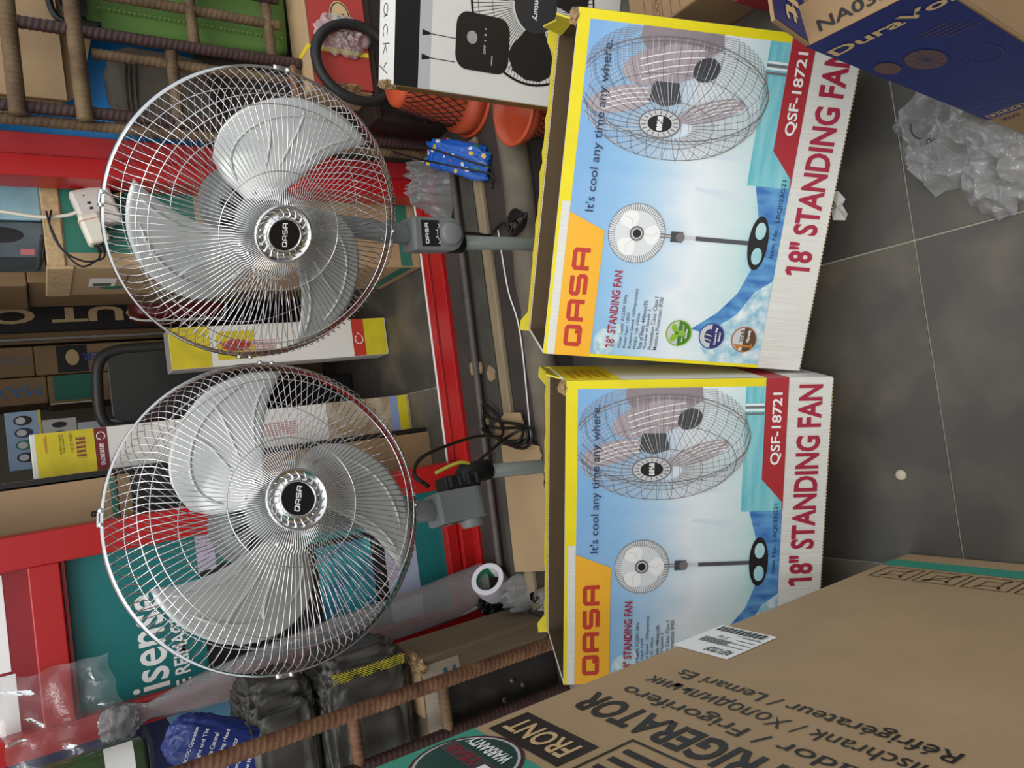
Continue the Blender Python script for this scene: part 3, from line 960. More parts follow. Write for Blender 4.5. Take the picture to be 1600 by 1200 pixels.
    for a in (.3, .43, .57, .7):
        mb.line([(.029 * math.cos(PI * a), -.020 + .029 * math.sin(PI * a)), (.034 * math.cos(PI * a), -.020 + .034 * math.sin(PI * a))], .0012, WHITEP, .0012)
    mb.build('control_panel', cb, fix=False)
    mb = MB(); mb.M = C; mb.lathe([(0, -dy - .016), (.019, -dy - .0155), (.0225, -dy - .013), (.024, -dy + .001)], FGREY, 36, 'y', (0, 0, -.020))
    mb.build('speed_knob', cb, smooth=True)
    mb = MB(); mb.M = C; mb.box(-.028, .02, dy, dy + .03, -.05, .03, BLACKM)
    for k in range(4):
        mb.box(.02, .03, dy + .002, dy + .028, -.045 + k * .02, -.035 + k * .02, BLACKM)
    mb.build('rear_bracket', cb, bevel=.003)
    # pole
    d = Vector(pole_tilt)
    top = Vector((0, 0, ctl_off[2] - .03)) + d * (ctl_off[2] - .03)
    mb = MB(); mb.tube([Vector((0, 0, .02)), top], .0152, FGREYD, n=24)
    mb.build('pole', t, smooth=True)
    if ctl_yaw:
        q = top - Vector((0, 0, .035))
        mb = MB(); mb.tube([q - Vector((0, 0, .02)), q + Vector((0, 0, .035)), Vector(ctl_off) * .5 + (q + Vector((0, 0, .06))) * .5], [.022, .024, .02], BLACKM, n=20)
        mb.build('pole_collar', t, smooth=True)
        mb = MB(); mb.tube(bez([q + Vector((.02, -.012, .03)), q + Vector((.025, -.015, .06)), q + Vector((.012, -.01, .11))], 6), .004, mat('yellow_wire', rgb(190, 180, 60), .5), n=6)
        mb.build('earth_wire', t, smooth=True)
    mb = MB(); mb.lathe([(0, 0), (.155, 0), (.16, .006), (.14, .016), (.05, .03), (.026, .05), (.024, .09), (.016, .095)], BLACKM, 48)
    mb.build('base', t, smooth=True)
    return t
make_fan('chrome fan with dark badge turned aside, grey speed knob box facing out', (.382, 1.372, 0), (.3875, 1.2745, .8535), (-.48, -.87, -.06), (0, 0, 0),
         math.radians(-8), (.004, -.035, .487), 0.0, math.radians(-34))
make_fan('chrome fan with slanted badge, its knob box turned sideways beside the teal window', (-.150, 1.335, 0), (-.1091, 1.2217, .9039), (.20, -.976, -.085), (.075, 0, 0),
         math.radians(-78), (-.025, -.01, .515), math.radians(-17), math.radians(126))

# ================================================================== refrigerator carton
FRX, FRY = -.325, .7125
t = thing('refrigerator_carton', 'tall brown refrigerator carton with teal bands and bold black lettering', 'carton', (-.62, .35, 0))
O = (-.62, .35, 0)
mb = MB(); mb.box(-.95 - O[0], FRX - O[0], -.12 - O[1], FRY - O[1], 0, 1.19, KRAFT)
mb.build('body', t, bevel=.010)
F = frame((FRX - O[0], -O[1], 0), (0, 1, 0), (0, 0, 1), (1, 0, 0))
FB = frame((-O[0], FRY - O[1], 0), (-1, 0, 0), (0, 0, 1), (0, 1, 0))
for fr, u0, u1 in ((F, -.11, .703), (FB, .333, .94)):
    for v0, v1 in ((.860, 1.18), (.052, .090)):
        mb = MB(); mb.F = fr; mb.rect(u0, v0, u1, v1, TEALP, .0005); mb.build('teal_band', t, fix=False)
def word(nm, F_, par, *a):
    q = MB(); q.F = F_; q.text(*a); return q.build(nm, par, fix=False)
word('large_lettering', F, t, 'REFRIGERATOR', .372, .716, .672, .760, BLACKP, .0010, .03)
word('lettering', F, t, 'Refrigerador / Frigorifero', .250, .676, .655, .703, BLACKP, .0010, .004)
word('lettering', F, t, 'K\u00fchlschrank / \u0425\u043e\u043b\u043e\u0434\u0438\u043b\u044c\u043d\u0438\u043a', .300, .640, .655, .667, BLACKP, .0010, 0)
word('lettering', F, t, 'R\u00e9frig\u00e9rateur / Lemari Es', .330, .604, .640, .631, BLACKP, .0010, .004)
mb = MB(); mb.F = F
mb.rect(.569, .800, .690, .850, BLACKP, .0008)
mb.text('FRONT', .580, .810, .680, .840, KRAFTP, .0012, .02)
mb.build('front_mark', t, fix=False)
# handling symbols along the foot
for k in range(8):
    mb = MB(); mb.F = F
    y1 = .684 - k * .068; y0 = y1 - .058; z0, z1 = .103, .160
    mb.line([(y0, z0), (y1, z0), (y1, z1), (y0, z1), (y0, z0)], .0016, BLACKP, .0010)
    cx = (y0 + y1) / 2
    mb.line([(cx - .012, z0 + .018), (cx + .012, z0 + .018), (cx + .012, z1 - .018), (cx - .012, z1 - .018), (cx - .012, z0 + .018)], .0014, BLACKP, .0010)
    mb.line([(cx - .016, z1 - .008), (cx - .012, z1 - .018)], .004, BLACKP, .0010)
    mb.line([(cx + .016, z1 - .008), (cx + .010, z1 - .016)], .004, BLACKP, .0010)
    mb.line([(cx - .016, z0 + .006), (cx - .010, z0 + .016)], .004, BLACKP, .0010)
    if k % 2:
        mb.line([(cx - .02, z0 + .008), (cx + .02, z1 - .008)], .002, BLACKP, .0010)
    mb.build('handling_symbol', t, fix=False)
mb = MB(); mb.F = F
# a second framed block of symbols below FRONT
mb.line([(.555, .770), (.46, .770), (.46, .845), (.555, .845), (.555, .770)], .003, BLACKP, .0010)
for k in range(3):
    mb.rect(.475, .785 + k * .018, .545, .793 + k * .018, BLACKP, .0010)
mb.build('symbol_frame', t, fix=False)
mb = MB(); mb.F = F
mb.rect(.622, .464, .711, .559, WHITEP, .0008)
mb.text('REF172DF', .630, .535, .668, .550, BLACKP, .0012, .02)
mb.text('31 kg', .668, .496, .684, .507, BLACKP, .0012)
for k in range(30):
    wv = .0008 + .0012 * ((k * 7) % 3)
    mb.rect(.630 + k * .0025, .468, .630 + k * .0025 + wv * .8, .484, BLACKP, .0012)
for k in range(22):
    mb.rect(.655 + k * .002, .509, .655 + k * .002 + .0007 + .0006 * (k % 2), .526, BLACKP, .0012)
for k in range(4):
    mb.rect(.626, .490 + k * .011, .655, .492 + k * .011, GREYP, .0012)
mb.text('Packing Dimension (L x W x H)', .630, .486, .665, .4895, BLACKP, .0012)
mb.build('shipping_label', t, fix=False)
mb = MB(); mb.F = F
cx, cy = .640, .905
mb.disc(cx, cy, .058, .056, mat('badge_plum', rgb(78, 44, 52), .3), .0010)
mb.disc(cx, cy, .054, .052, mat('badge_silver', rgb(196, 198, 198), .3), .0013)
mb.disc(cx, cy, .051, .049, mat('badge_teal', rgb(16, 72, 66), .25), .0016)
mb.rect(cx - .051, cy - .016, cx + .051, cy + .004, mat('badge_grey', rgb(70, 68, 70), .3), .0019)
mb.text('YEAR', cx - .012, cy - .013, cx + .045, cy + .001, mat('badge_maroon', rgb(130, 40, 58), .3), .0022, .03)
mb.text('WARRANTY', cx - .030, cy - .036, cx + .040, cy - .021, WHITEP, .0022, .03)
mb.line([(cx - .040, cy + .026), (cx - .024, cy + .036), (cx - .024, cy - .010)], .011, WHITEP, .0025)
mb.build('warranty_sticker', t, fix=False)
mb = MB()
mb.F = frame((-O[0], -O[1], 1.19), (1, 0, 0), (0, 1, 0), (0, 0, 1))
mb.rect(-.94, .27, -.335, .33, mat('packing_tape', rgb(196, 170, 120), .25), .0006)
mb.build('packing_tape', t, fix=False)

# ================================================================== blue open carton
t = thing('blue_carton', 'tall narrow navy blue carton standing open with kraft lettering', 'carton', (.29, .437, .012), (math.radians(5.8), 0, 0))
NAVYB = mat('navy_print', rgb(24, 40, 108), .45, var=.06, scale=10)
BX, BY, BZ = .33, -.108, .60
th = .003
mb = MB()
mb.box(0, th, BY, 0, 0, BZ, KRAFT2); mb.box(BX - th, BX, BY, 0, 0, BZ, KRAFT2)
mb.box(th, BX - th, BY, BY + th, 0, BZ, KRAFT2); mb.box(th, BX - th, -th, 0, 0, BZ, KRAFT2)
mb.box(th, BX - th, BY + th, -th, 0, th, KRAFT2); mb.box(th, BX - th, BY + th, -th, BZ - .10, BZ - .097, KRAFT2)
mb.build('body', t, bevel=.0015)
F = frame((0, 0, 0), (0, -1, 0), (0, 0, 1), (-1, 0, 0))
mb = MB(); mb.F = F
mb.rect(.0, .155, .1055, BZ, NAVYB, .0006)
mb.build('blue_print', t, fix=False)
mb = MB(); mb.F = frame((0, 0, 0), (1, 0, 0), (0, 0, 1), (0, 1, 0))
mb.rect(0, .155, BX, BZ, NAVYB, .0006)
mb.build('blue_print', t, fix=False)
mb = MB(); mb.F = F
mb.text('DuraVolt', .004, .553, .120, .5725, KRAFTP, .0012, .025)
mb.disc(.0815, .5625, .0035, .0035, NAVYB, .0016)
mb.build('brand_lettering', t, fix=False)
mb = MB(); mb.F = F
PICO = mat('rust_picture_print', rgb(98, 74, 74), .5); PICB = mat('blue_picture_print', rgb(58, 74, 122), .5)
mb.disc(.014, .470, .009, .022, PICO, .0012)
mb.disc(.042, .450, .015, .034, PICO, .0012)
for k in range(10):
    a = 2 * PI * k / 10
    mb.line([(.042, .450), (.042 + .015 * math.cos(a), .450 + .034 * math.sin(a))], .0008, PICB, .0015)
mb.build('printed_picture', t, fix=False)
mb = MB(); mb.F = F
mb.ring(.076, .40, .014, .030, .001, PICB, .0012, 24)
mb.build('printed_picture', t, fix=False)
mb = MB(); mb.F = F
for k in range(5):
    mb.rect(.058 + .004 * k, .515 - .008 * k, .085 + .004 * k, .5165 - .008 * k, PICO, .0012)
mb.build('printed_lines', t, fix=False)
mb = MB(); mb.F = F
for k in range(5):
    mb.line([(.01, .33 - k * .03), (.03 + .005 * k, .31 - k * .03)], .0012, PICB, .0012)
mb.build('printed_picture', t, fix=False)
mb = MB(); mb.F = F
for k in range(4):
    y = .006 + k * .014
    mb.line([(y, .165), (y + .011, .165), (y + .011, .182), (y, .182), (y, .165)], .0013, KRAFTP, .0012)
    mb.disc(y + .0055, .1735, .0028, .004, KRAFTP, .0012, 12)
mb.text('W/T', .008, .125, .03, .14, mat('indigo_stamp', rgb(60, 40, 80), .5), .0008, .02)
mb.build('printed_marks', t, fix=False)
# open flaps
mb = MB()
mb.M = Matrix.Translation((0, 0, BZ)) @ Matrix.Rotation(math.radians(8), 4, 'X')
mb.box(0, BX, -.003, .0, 0, .075, KRAFT2)
fl = mb.build('flap', t)
mb = MB()
mb.M = Matrix.Translation((0, 0, BZ)) @ Matrix.Rotation(math.radians(66), 4, 'Y')
mb.box(-.002, .001, BY + .004, -.004, 0, .034, KRAFT2)
mb.F = frame((-.0021, -.004, 0), (0, -1, 0), (0, 0, 1), (-1, 0, 0))
mb.text('NA03521', .012, .006, .092, .016, BLACKP, .0006, .02)
mb.build('flap', t, fix=False)
mb = MB()
mb.M = Matrix.Translation((0, 0, BZ)) @ Matrix.Rotation(math.radians(8), 4, 'X')
mb.F = frame((0, -.0032, 0), (1, 0, 0), (0, 0, 1), (0, -1, 0))
mb.rect(.002, .001, BX - .002, .074, NAVYB, .0006)
mb.F = frame((0, -.0032, 0), (-1, 0, 0), (0, 0, -1), (0, -1, 0))
mb.text('DuraVolt', -.170, -.050, -.010, -.018, KRAFTP, .0012, .025)
mb.build('flap_print', fl, fix=False)

# ================================================================== clutter, built in place
def rel(b):
    q = MB(); q.M = Matrix.Translation(-Vector(b)); return q
def solo(name, label, cat, base, fn, group=None, smooth=False, bevel=0.0, fix=True):
    mb = rel(base); fn(mb)
    o = mb.build(name, None, smooth=smooth, bevel=bevel, fix=fix); o.location = base
    return tag(o, label, cat, group)
def carton(name, label, x0, x1, y0, y1, z0, z1, m, group=None, bevel=.004, cat='carton'):
    b = ((x0 + x1) / 2, (y0 + y1) / 2, z0)
    t = thing(name, label, cat, b, group=group)
    rel(b).box(x0, x1, y0, y1, z0, z1, m).build('body', t, bevel=bevel)
    return t, b
def front(b, x0, y0, z0):
    q = rel(b); q.F = frame((x0, y0, z0), (1, 0, 0), (0, 0, 1), (0, -1, 0)); return q
def left(b, x0, y1, z0):
    q = rel(b); q.F = frame((x0, y1, z0), (0, -1, 0), (0, 0, 1), (-1, 0, 0)); return q
def up_front(b, x0, y0, z0):          # lettering that climbs the front face
    q = rel(b); q.F = frame((x0, y0, z0), (0, 0, 1), (-1, 0, 0), (0, -1, 0)); return q

# ---- doorstep litter
solo('wooden_batten', 'pale wooden batten lying along the dark doorstep', 'plank', (0, 1.70, .12), lambda q: q.box(-.52, .77, 1.682, 1.722, .12, .134, WOOD), bevel=.003)
q = rel((0, 1.83, .137)); rebar(q, (-.44, 1.842, .137), (.80, 1.818, .137), .0095, mat('grey_rebar', rgb(86, 80, 76), .55, var=.2, scale=40), .010)
o = q.build('rebar_rod', None, smooth=True); o.location = (0, 1.83, .137); tag(o, 'grey ribbed steel rod lying along the doorstep', 'rod')
solo('white_cable', 'thin white cable running along the worn step edge', 'cable', (0, 1.62, .123),
     lambda q: q.tube(bez([(-.9, 1.60, .124), (-.5, 1.625, .124), (-.1, 1.615, .124), (.2, 1.60, .124), (.33, 1.63, .124), (.5, 1.64, .124)], 8), .0022, WHITEP, n=6), smooth=True)
def flatcard(q, pts, z, th, m=KRAFT):
    q.F = frame((0, 0, 0), (1, 0, 0), (0, 1, 0), (0, 0, 1)); q.prism(pts, z, z + th, m)
r2 = random.Random(3)
edge = [(-.10 - .012 * k + .008 * r2.random(), 1.555 + .012 * r2.random()) for k in range(28)]
solo('cardboard_sheet', 'torn brown cardboard sheet lying on the doorstep behind the leaning cartons', 'cardboard', (-.25, 1.66, .135),
     lambda q: flatcard(q, [(-.09, 1.745), (-.09, 1.60)] + edge + [(-.445, 1.76)], .135, .004))
solo('cardboard_sheet', 'small brown cardboard piece under the coiled black cable', 'cardboard', (-.06, 1.68, .135),
     lambda q: flatcard(q, [(-.075, 1.77), (-.03, 1.765), (.0, 1.70), (-.005, 1.63), (-.075, 1.61)], .135, .004))
def stamp(q):
    flatcard(q, [(-.50, 1.71), (-.47, 1.63), (-.51, 1.62), (-.545, 1.70)], .124, .010, mat('tile_piece', rgb(110, 98, 82), .8, var=.1))
    q.F = frame((-.53, 1.635, .134), (1, 0, 0), (0, 1, 0), (0, 0, 1)); q.text('5', .005, .01, .035, .06, BLACKM, .0006, .02)
solo('tile_offcut', 'small grey tile offcut marked with a figure five', 'tile', (-.505, 1.665, .124), stamp, fix=False)

# cables of the two fans
def cable_a(q):
    P = [(.40, 1.43, .46), (.44, 1.50, .36), (.47, 1.60, .22), (.485, 1.66, .14)]
    for k in range(4):
        P += [(.50 - .01 * k, 1.60 - .03 * k, .132 + .006 * k), (.455 - .006 * k, 1.53 + .01 * k, .136 + .006 * k), (.475, 1.47 - .01 * k, .15 + .006 * k), (.515 - .01 * k, 1.53, .14 + .006 * k)]
    q.tube(bez(P, 6), .0042, CABLE, n=6)
solo('power_cable', 'black fan cable bundled into a tight hank beside the grey pole', 'cable', (.48, 1.55, .13), cable_a, smooth=True)
def cable_b(q):
    P = [(-.13, 1.36, .56), (-.10, 1.38, .58), (-.07, 1.48, .50), (-.05, 1.60, .30), (-.06, 1.69, .165)]
    for k in range(3):
        P += [(.0 - .02 * k, 1.74 - .02 * k, .145 + .01 * k), (.03 - .03 * k, 1.80, .15), (-.05, 1.78 - .01 * k, .15 + .012 * k), (-.10 + .01 * k, 1.62, .15 + .01 * k), (-.05, 1.57 + .02 * k, .15)]
    P += [(-.07, 1.63, .20), (-.115, 1.52, .36), (-.15, 1.40, .50), (-.16, 1.36, .545)]
    q.tube(bez(P, 6), .0045, CABLE, n=6)
solo('power_cable', 'black fan cable looping loosely over the red threshold', 'cable', (-.05, 1.68, .15), cable_b, smooth=True)

# ---- paper scraps and a bottle cap on the tiles
def scrap(q):
    q.F = frame((.282, .738, .0), (1, 0, 0), (0, 1, 0), (0, 0, 1))
    pts = [(-.026, -.008), (-.018, -.017), (.0, -.010), (.010, -.014), (.027, -.006), (.030, .010), (.012, .007), (-.004, .012), (-.02, .012)]
    vs = [(.282 + a, .738 + b, .001 + .006 * abs(math.sin(i * 2.1))) for i, (a, b) in enumerate(pts)] + [(.282, .738, .008)]
    n = len(pts); q.add(vs, [(i, (i + 1) % n, n) for i in range(n)], WHITEC)
solo('paper_scrap', 'small torn white paper scrap on the dark tiles', 'paper', (.282, .738, 0), scrap, fix=False)
solo('bottle_cap', 'tiny beige round bottle cap lying on the dark tiles', 'cap', (-.193, .70, 0), lambda q: q.lathe([(0, .004), (.006, .004), (.0085, .003), (.009, 0)], mat('beige_cap', rgb(196, 186, 160), .6), 20, c=(-.193, .70, 0)), smooth=True)
q = rel((.31, .53, 0))
film(q, (.345, .540, 0), .098, .080, .060, CLEAR, 4)
o = q.build('wrapping_film', None); o.location = (.31, .53, 0); tag(o, 'crumpled clear plastic wrapping film on the dark tiles', 'plastic film')
q = rel((.31, .53, 0)); film(q, (.262, .478, 0), .075, .055, .045, CLEAR, 9)
q.build('film_fold', o)
q = rel((.31, .53, 0)); q.F = frame((.345, .560, .056), (.92, .35, 0), (-.35, .92, 0), (0, 0, 1))
q.text('P', -.03, -.012, -.022, .0, BLACKP, .0); q.ring(.0, .0, .016, .010, .0022, BLACKP, 0, 14, .4, 2.9)
q.build('film_print', o, fix=False)

# ---- right side: century carton, pots, red carton, steel gate
ya = math.radians(-21)
t = thing('upturned_fan_carton', 'white and black fan carton standing upside down with pen writing on its top', 'carton', (.674, 1.28, 0), (0, 0, ya))
mb = MB(); mb.box(0, .36, 0, .075, 0, .565, WHITEC); mb.build('body', t, bevel=.002)
mb = MB(); mb.F = frame((0, 0, 0), (1, 0, 0), (0, 0, 1), (0, -1, 0))
mb.rect(0, .512, .36, .565, BLACKP, .0005); mb.rect(0, .486, .36, .512, mat('pale_grey_print', rgb(196, 198, 200), .5), .0005)
DKF = mat('olive_black_print', rgb(40, 38, 34), .45)
def rrect(x0, z0, x1, z1, r, m, h):
    pts = []
    for cx, cz, a in ((x1 - r, z1 - r, 0), (x0 + r, z1 - r, PI / 2), (x0 + r, z0 + r, PI), (x1 - r, z0 + r, 1.5 * PI)):
        pts += [(cx + r * math.cos(a + PI / 2 * k / 6), cz + r * math.sin(a + PI / 2 * k / 6)) for k in range(7)]
    mb.poly(pts, m, h)
cx, cz, R0 = .200, .238, .160
mb.ring(cx, cz, R0, R0, .005, BLACKP, .0008, 60)
for k in range(110):
    a = 2 * PI * k / 110
    mb.line([(cx + .06 * math.cos(a), cz + .06 * math.sin(a)), (cx + R0 * math.cos(a + .05), cz + R0 * math.sin(a + .05))], .0011, BLACKP, .0008)
for r in (.11, .145):
    mb.ring(cx, cz, r, r, .0010, BLACKP, .0009, 60)
rrect(.050, .300, .160, .430, .028, DKF, .0013)
mb.disc(.113, .392, .0125, .0125, mat('silver_button', rgb(170, 168, 166), .4), .0016)
mb.text('OFF  1  2  3', .085, .358, .135, .363, WHITEP, .0016)
mb.text('SPEED', .065, .34, .085, .343, WHITEP, .0016)
for a in (1.2, 3.3, 5.4):
    mb.poly([(cx + r * math.cos(a + d), cz + r * math.sin(a + d)) for r, d in ((.04, -.45), (.07, -.62), (.1, -.72), (.125, -.7), (.145, -.5), (.152, -.25), (.153, 0), (.147, .18), (.13, .32), (.1, .36), (.07, .36), (.04, .4))], DKF, .0011)
mb.disc(cx, cz, .056, .056, mat('grey_black_print', rgb(56, 56, 58), .45), .0019)
mb.text('Century', cx - .03, cz - .009, cx + .03, cz + .009, WHITEP, .0023, .02, rot=PI)
for x in (.06, .105):
    mb.line([(x, .43), (x, .492)], .0014, BLACKP, .0012); mb.poly([(x - .0055, .506), (x + .0055, .506), (x + .002, .489), (x - .002, .489)], BLACKP, .0012)
mb.build('printed_front', t, fix=False)
mb = MB(); mb.F = frame((0, 0, .565), (1, 0, 0), (0, 1, 0), (0, 0, 1))
INK = mat('pen_ink', rgb(40, 44, 60), .6)
mb.F = frame((.36, .075, .565), (-1, 0, 0), (0, -1, 0), (0, 0, 1))
arc = lambda cx, cy, r, a0, a1: [(cx + r * math.cos(a0 + (a1 - a0) * k / 10), cy + 1.3 * r * math.sin(a0 + (a1 - a0) * k / 10)) for k in range(11)]
S = [[(.3, 0), (.35, 1)], [(.0, .62), (.7, .68)], [(1.0, 0), (1.1, 1.05)], arc(1.65, .3, .25, .3, 6.4), [(1.92, .62), (1.95, 0)], arc(2.6, .3, .27, .7, 5.6), [(3.15, 0), (3.2, 1)], [(3.6, .65), (3.2, .35), (3.65, 0)], [(4.0, .65), (4.2, .15)], [(4.5, .7), (4.1, -.5)]]
for p in S:
    mb.line([(.148 + x * .042, .022 + y * .030) for x, y in p], .0020, INK, .0006)
mb.build('pen_writing', t, fix=False)
mb = MB(); crumple(mb, (.004, .04, .557), (.010, .034, .016), TORN, 5, 14, .4, 4); mb.build('torn_corner', t)
mb = MB(); mb.box(-.0012, .0, .002, .073, .0, .55, mat('gold_card_edge', rgb(150, 112, 48), .6)); mb.build('side_edge', t)

NET = mat('black_net', rgb(16, 14, 14), .6)
def pot(label, base, rotx, roty, scale=1.0):
    t = thing('orange_pot', label, 'pot', base, (rotx, roty, 0), 'orange plastic pots in black net')
    pr = [(0, .235), (.052, .235), (.060, .228), (.066, .20), (.092, .06), (.096, .045), (.108, .043), (.112, .0), (.104, .0), (.100, .036), (.088, .05), (.062, .19), (0, .20)]
    pr = [(a * scale, b * scale) for a, b in pr]
    mb = MB(); mb.lathe(pr, ORANGEP, 40); mb.build('shell', t, smooth=True)
    mb = MB(); mb.tube([(.112 * scale * math.cos(2 * PI * k / 40), .112 * scale * math.sin(2 * PI * k / 40), .002) for k in range(40)], .007 * scale, ORANGEP, n=8, closed=True)
    mb.build('rim', t, smooth=True)
    mb = MB()
    for s in (-1, 1):
        for k in range(30):
            pts = []
            for i in range(15):
                f = i / 14; z = .06 + .165 * f; r = .0935 - .027 * f
                a = 2 * PI * k / 30 + s * (f * .9 + .035 * math.sin(i * PI))
                pts.append((r * scale * math.cos(a), r * scale * math.sin(a), z * scale))
            mb.tube(pts, .0012, NET, n=4)
    g = mb.build('net_wrap', t); g['kind'] = 'stuff'
    return t
pot('orange plastic pot in black net, standing upside down behind the upturned carton', (.895, 1.69, .122), math.radians(0), math.radians(0))
pot('orange plastic pot in black net, standing open beside the upturned carton', (.735, 1.432, .172), math.radians(180), 0, .74)
solo('rubber_hose_ring', 'flat black plastic ring hanging beside the red carton', 'ring', (.95, 1.76, .30),
     lambda q: q.tube([(.975 + .105 * math.cos(2 * PI * k / 40), 1.765 + .0 * k, .415 + .115 * math.sin(2 * PI * k / 40)) for k in range(40)], .014, BLACKM, n=8, closed=True), smooth=True)
t, b = carton('dark_trunk', 'long dark brown trunk standing on the step under the red carton', .85, 1.5, 1.815, 1.95, .12, .36, mat('dark_brown_board', rgb(42, 32, 28), .6, var=.25, scale=12), bevel=.006, cat='trunk')
mb = rel(b); mb.box(.85, 1.5, 1.808, 1.815, .345, .36, mat('dark_trim', rgb(60, 40, 34), .5)); mb.box(.85, 1.5, 1.808, 1.815, .20, .212, _m['dark_trim']); mb.build('lid_rim', t)
t, b = carton('red_carton', 'red carton tied with a yellow strap and torn at one edge', .920, 1.45, 1.80, 1.93, .362, .531, mat('red_carton_print', rgb(176, 62, 56), .5, var=.06))
mb = rel(b); mb.box(.918, 1.45, 1.798, 1.932, .527, .534, KRAFT); mb.box(.915, .920, 1.81, 1.92, .362, .531, KRAFT); mb.build('kraft_edge', t, bevel=.002)
mb = rel(b); mb.box(1.012, 1.025, 1.7975, 1.933, .366, .5365, mat('yellow_strap', rgb(225, 205, 50), .4)); mb.build('strap', t, bevel=.0008)
mb = front(b, .06, 1.7995, -.045); mb.disc(1.055, .48, .045, .03, KRAFTP, .0006); mb.ring(1.055, .48, .04, .026, .003, BLACKP, .001, 30)
mb.line([(1.03, .48), (1.045, .47), (1.05, .49), (1.065, .468)], .004, BLACKP, .001)
mb.text('O R', .99, .475, 1.005, .535, KRAFTP, .001); mb.build('printed_emblem', t, fix=False)
mb = rel(b); crumple(mb, (.922, 1.815, .445), (.010, .025, .05), TORN, 3, 16, .45, 4); mb.build('torn_edge', t)
q = rel((1.03, 1.78, .40)); film(q, (1.06, 1.795, .44), .06, .075, .022, CLEAR, 12, 30, M=Matrix.Rotation(PI / 2, 4, 'X'))
o = q.build('plastic_wrap', None); o.location = (1.03, 1.78, .40); tag(o, 'clear crumpled plastic tucked against the red carton', 'plastic film')
def pouch_mat():
    M = bpy.data.materials.new('pouch_print'); M.use_nodes = True; nt = M.node_tree; L = nt.links
    b = nt.nodes['Principled BSDF']; b.inputs['Roughness'].default_value = .3
    tc = nt.nodes.new('ShaderNodeTexCoord'); v = nt.nodes.new('ShaderNodeTexVoronoi'); v.inputs['Scale'].default_value = 62
    L.new(tc.outputs['Object'], v.inputs['Vector'])
    sp = nt.nodes.new('ShaderNodeSeparateColor'); L.new(v.outputs['Color'], sp.inputs[0])
    rp = nt.nodes.new('ShaderNodeValToRGB'); rp.color_ramp.interpolation = 'CONSTANT'; e = rp.color_ramp.elements
    e[0].position = 0; e[0].color = rgb(30, 96, 196); e[1].position = .45; e[1].color = rgb(232, 236, 240)
    for p, c in ((.62, (36, 120, 214)), (.72, (235, 190, 60)), (.80, (40, 110, 205)), (.88, (214, 60, 120)), (.94, (60, 150, 70))):
        q = e.new(p); q.color = rgb(*c)
    L.new(sp.outputs[0], rp.inputs[0])
    lt = nt.nodes.new('ShaderNodeMath'); lt.operation = 'LESS_THAN'; lt.inputs[1].default_value = .46
    L.new(v.outputs['Distance'], lt.inputs[0])
    mx = nt.nodes.new('ShaderNodeMix'); mx.data_type = 'RGBA'
    L.new(lt.outputs[0], mx.inputs[0]); mx.inputs[6].default_value = rgb(30, 96, 196); L.new(rp.outputs[0], mx.inputs[7])
    L.new(mx.outputs[2], b.inputs['Base Color'])
    return M
def bluebag(q):
    q.M = q.M @ Matrix.Translation((.715, 1.715, .17)) @ Matrix.Rotation(-.55, 4, 'Z') @ Matrix.Rotation(.5, 4, 'X')
    crumple(q, (0, 0, 0), (.045, .105, .022), pouch_mat(), 6, 22, .22, 2.4, 0, .55)
o = solo('blue_pouch', 'small blue plastic pouch with bright patterns on the doorstep', 'pouch', (.715, 1.715, .125), bluebag, smooth=True)
for k, (dx) in enumerate((0, .045)):
    solo('thin_cable', ('thin black cable hanging over the blue pouch, nearer the threshold', 'thin black cable hanging over the blue pouch, nearer the trunk')[k], 'cable', (.68 + dx, 1.8, .13),
         lambda q: q.tube(bez([(.80 + dx, 1.90, .30), (.74 + dx, 1.80, .262), (.70 + dx * .8, 1.72, .242), (.655 + dx * .5, 1.64, .178), (.63 + dx * .4, 1.60, .145), (.60 + dx * .3, 1.62, .138)], 8), .0028, CABLE, n=6), smooth=True)
q = rel((.68, 1.90, .13)); film(q, (.705, 1.90, .125), .105, .070, .11, CLEAR, 15)
o = q.build('plastic_wrap', None); o.location = (.68, 1.90, .13); tag(o, 'grey crumpled plastic sheet bunched at the foot of the red post', 'plastic film')

# rebar gates
def gate(label, bars, base):
    t = thing('rebar_gate', label, 'gate', base, group=None)
    for p0, p1, r, m in bars:
        q = rel(base); rebar(q, p0, p1, r * 1.4, m, .013 if r < .012 else .016); q.build('bar', t, smooth=True)
    return t
Y = 1.875
gate('rusty welded rebar gate folded open before the blue window', [
    ((.812, Y, .125), (.812, Y, 1.75), .0095, RUSTD), ((.786, Y + .012, .125), (.786, Y + .012, 1.75), .0085, RUSTT),
    ((1.0, Y - .012, .54), (1.0, Y - .012, 1.75), .0095, RUSTD), ((.958, Y + .004, .54), (.958, Y + .004, 1.03), .0085, RUSTT),
    ((1.105, Y, .578), (1.105, Y, 1.10), .0085, RUSTT), ((1.17, Y - .012, .578), (1.17, Y - .012, 1.0), .0095, RUSTD),
    ((.786, Y - .018, 1.188), (1.35, Y - .018, 1.188), .0115, RUSTT), ((.786, Y - .018, 1.060), (1.35, Y - .018, 1.066), .0115, RUSTT),
    ((.80, Y, .858), (1.0, Y, .857), .0095, RUSTT), ((.99, Y, .607), (1.35, Y, .612), .009, RUSTT),
    ((1.0, Y, .80), (1.35, Y, .80), .009, RUSTT), ((.786, Y - .01, .56), (1.0, Y - .01, .56), .008, RUST)], (.812, Y, .125))
Y = 1.60
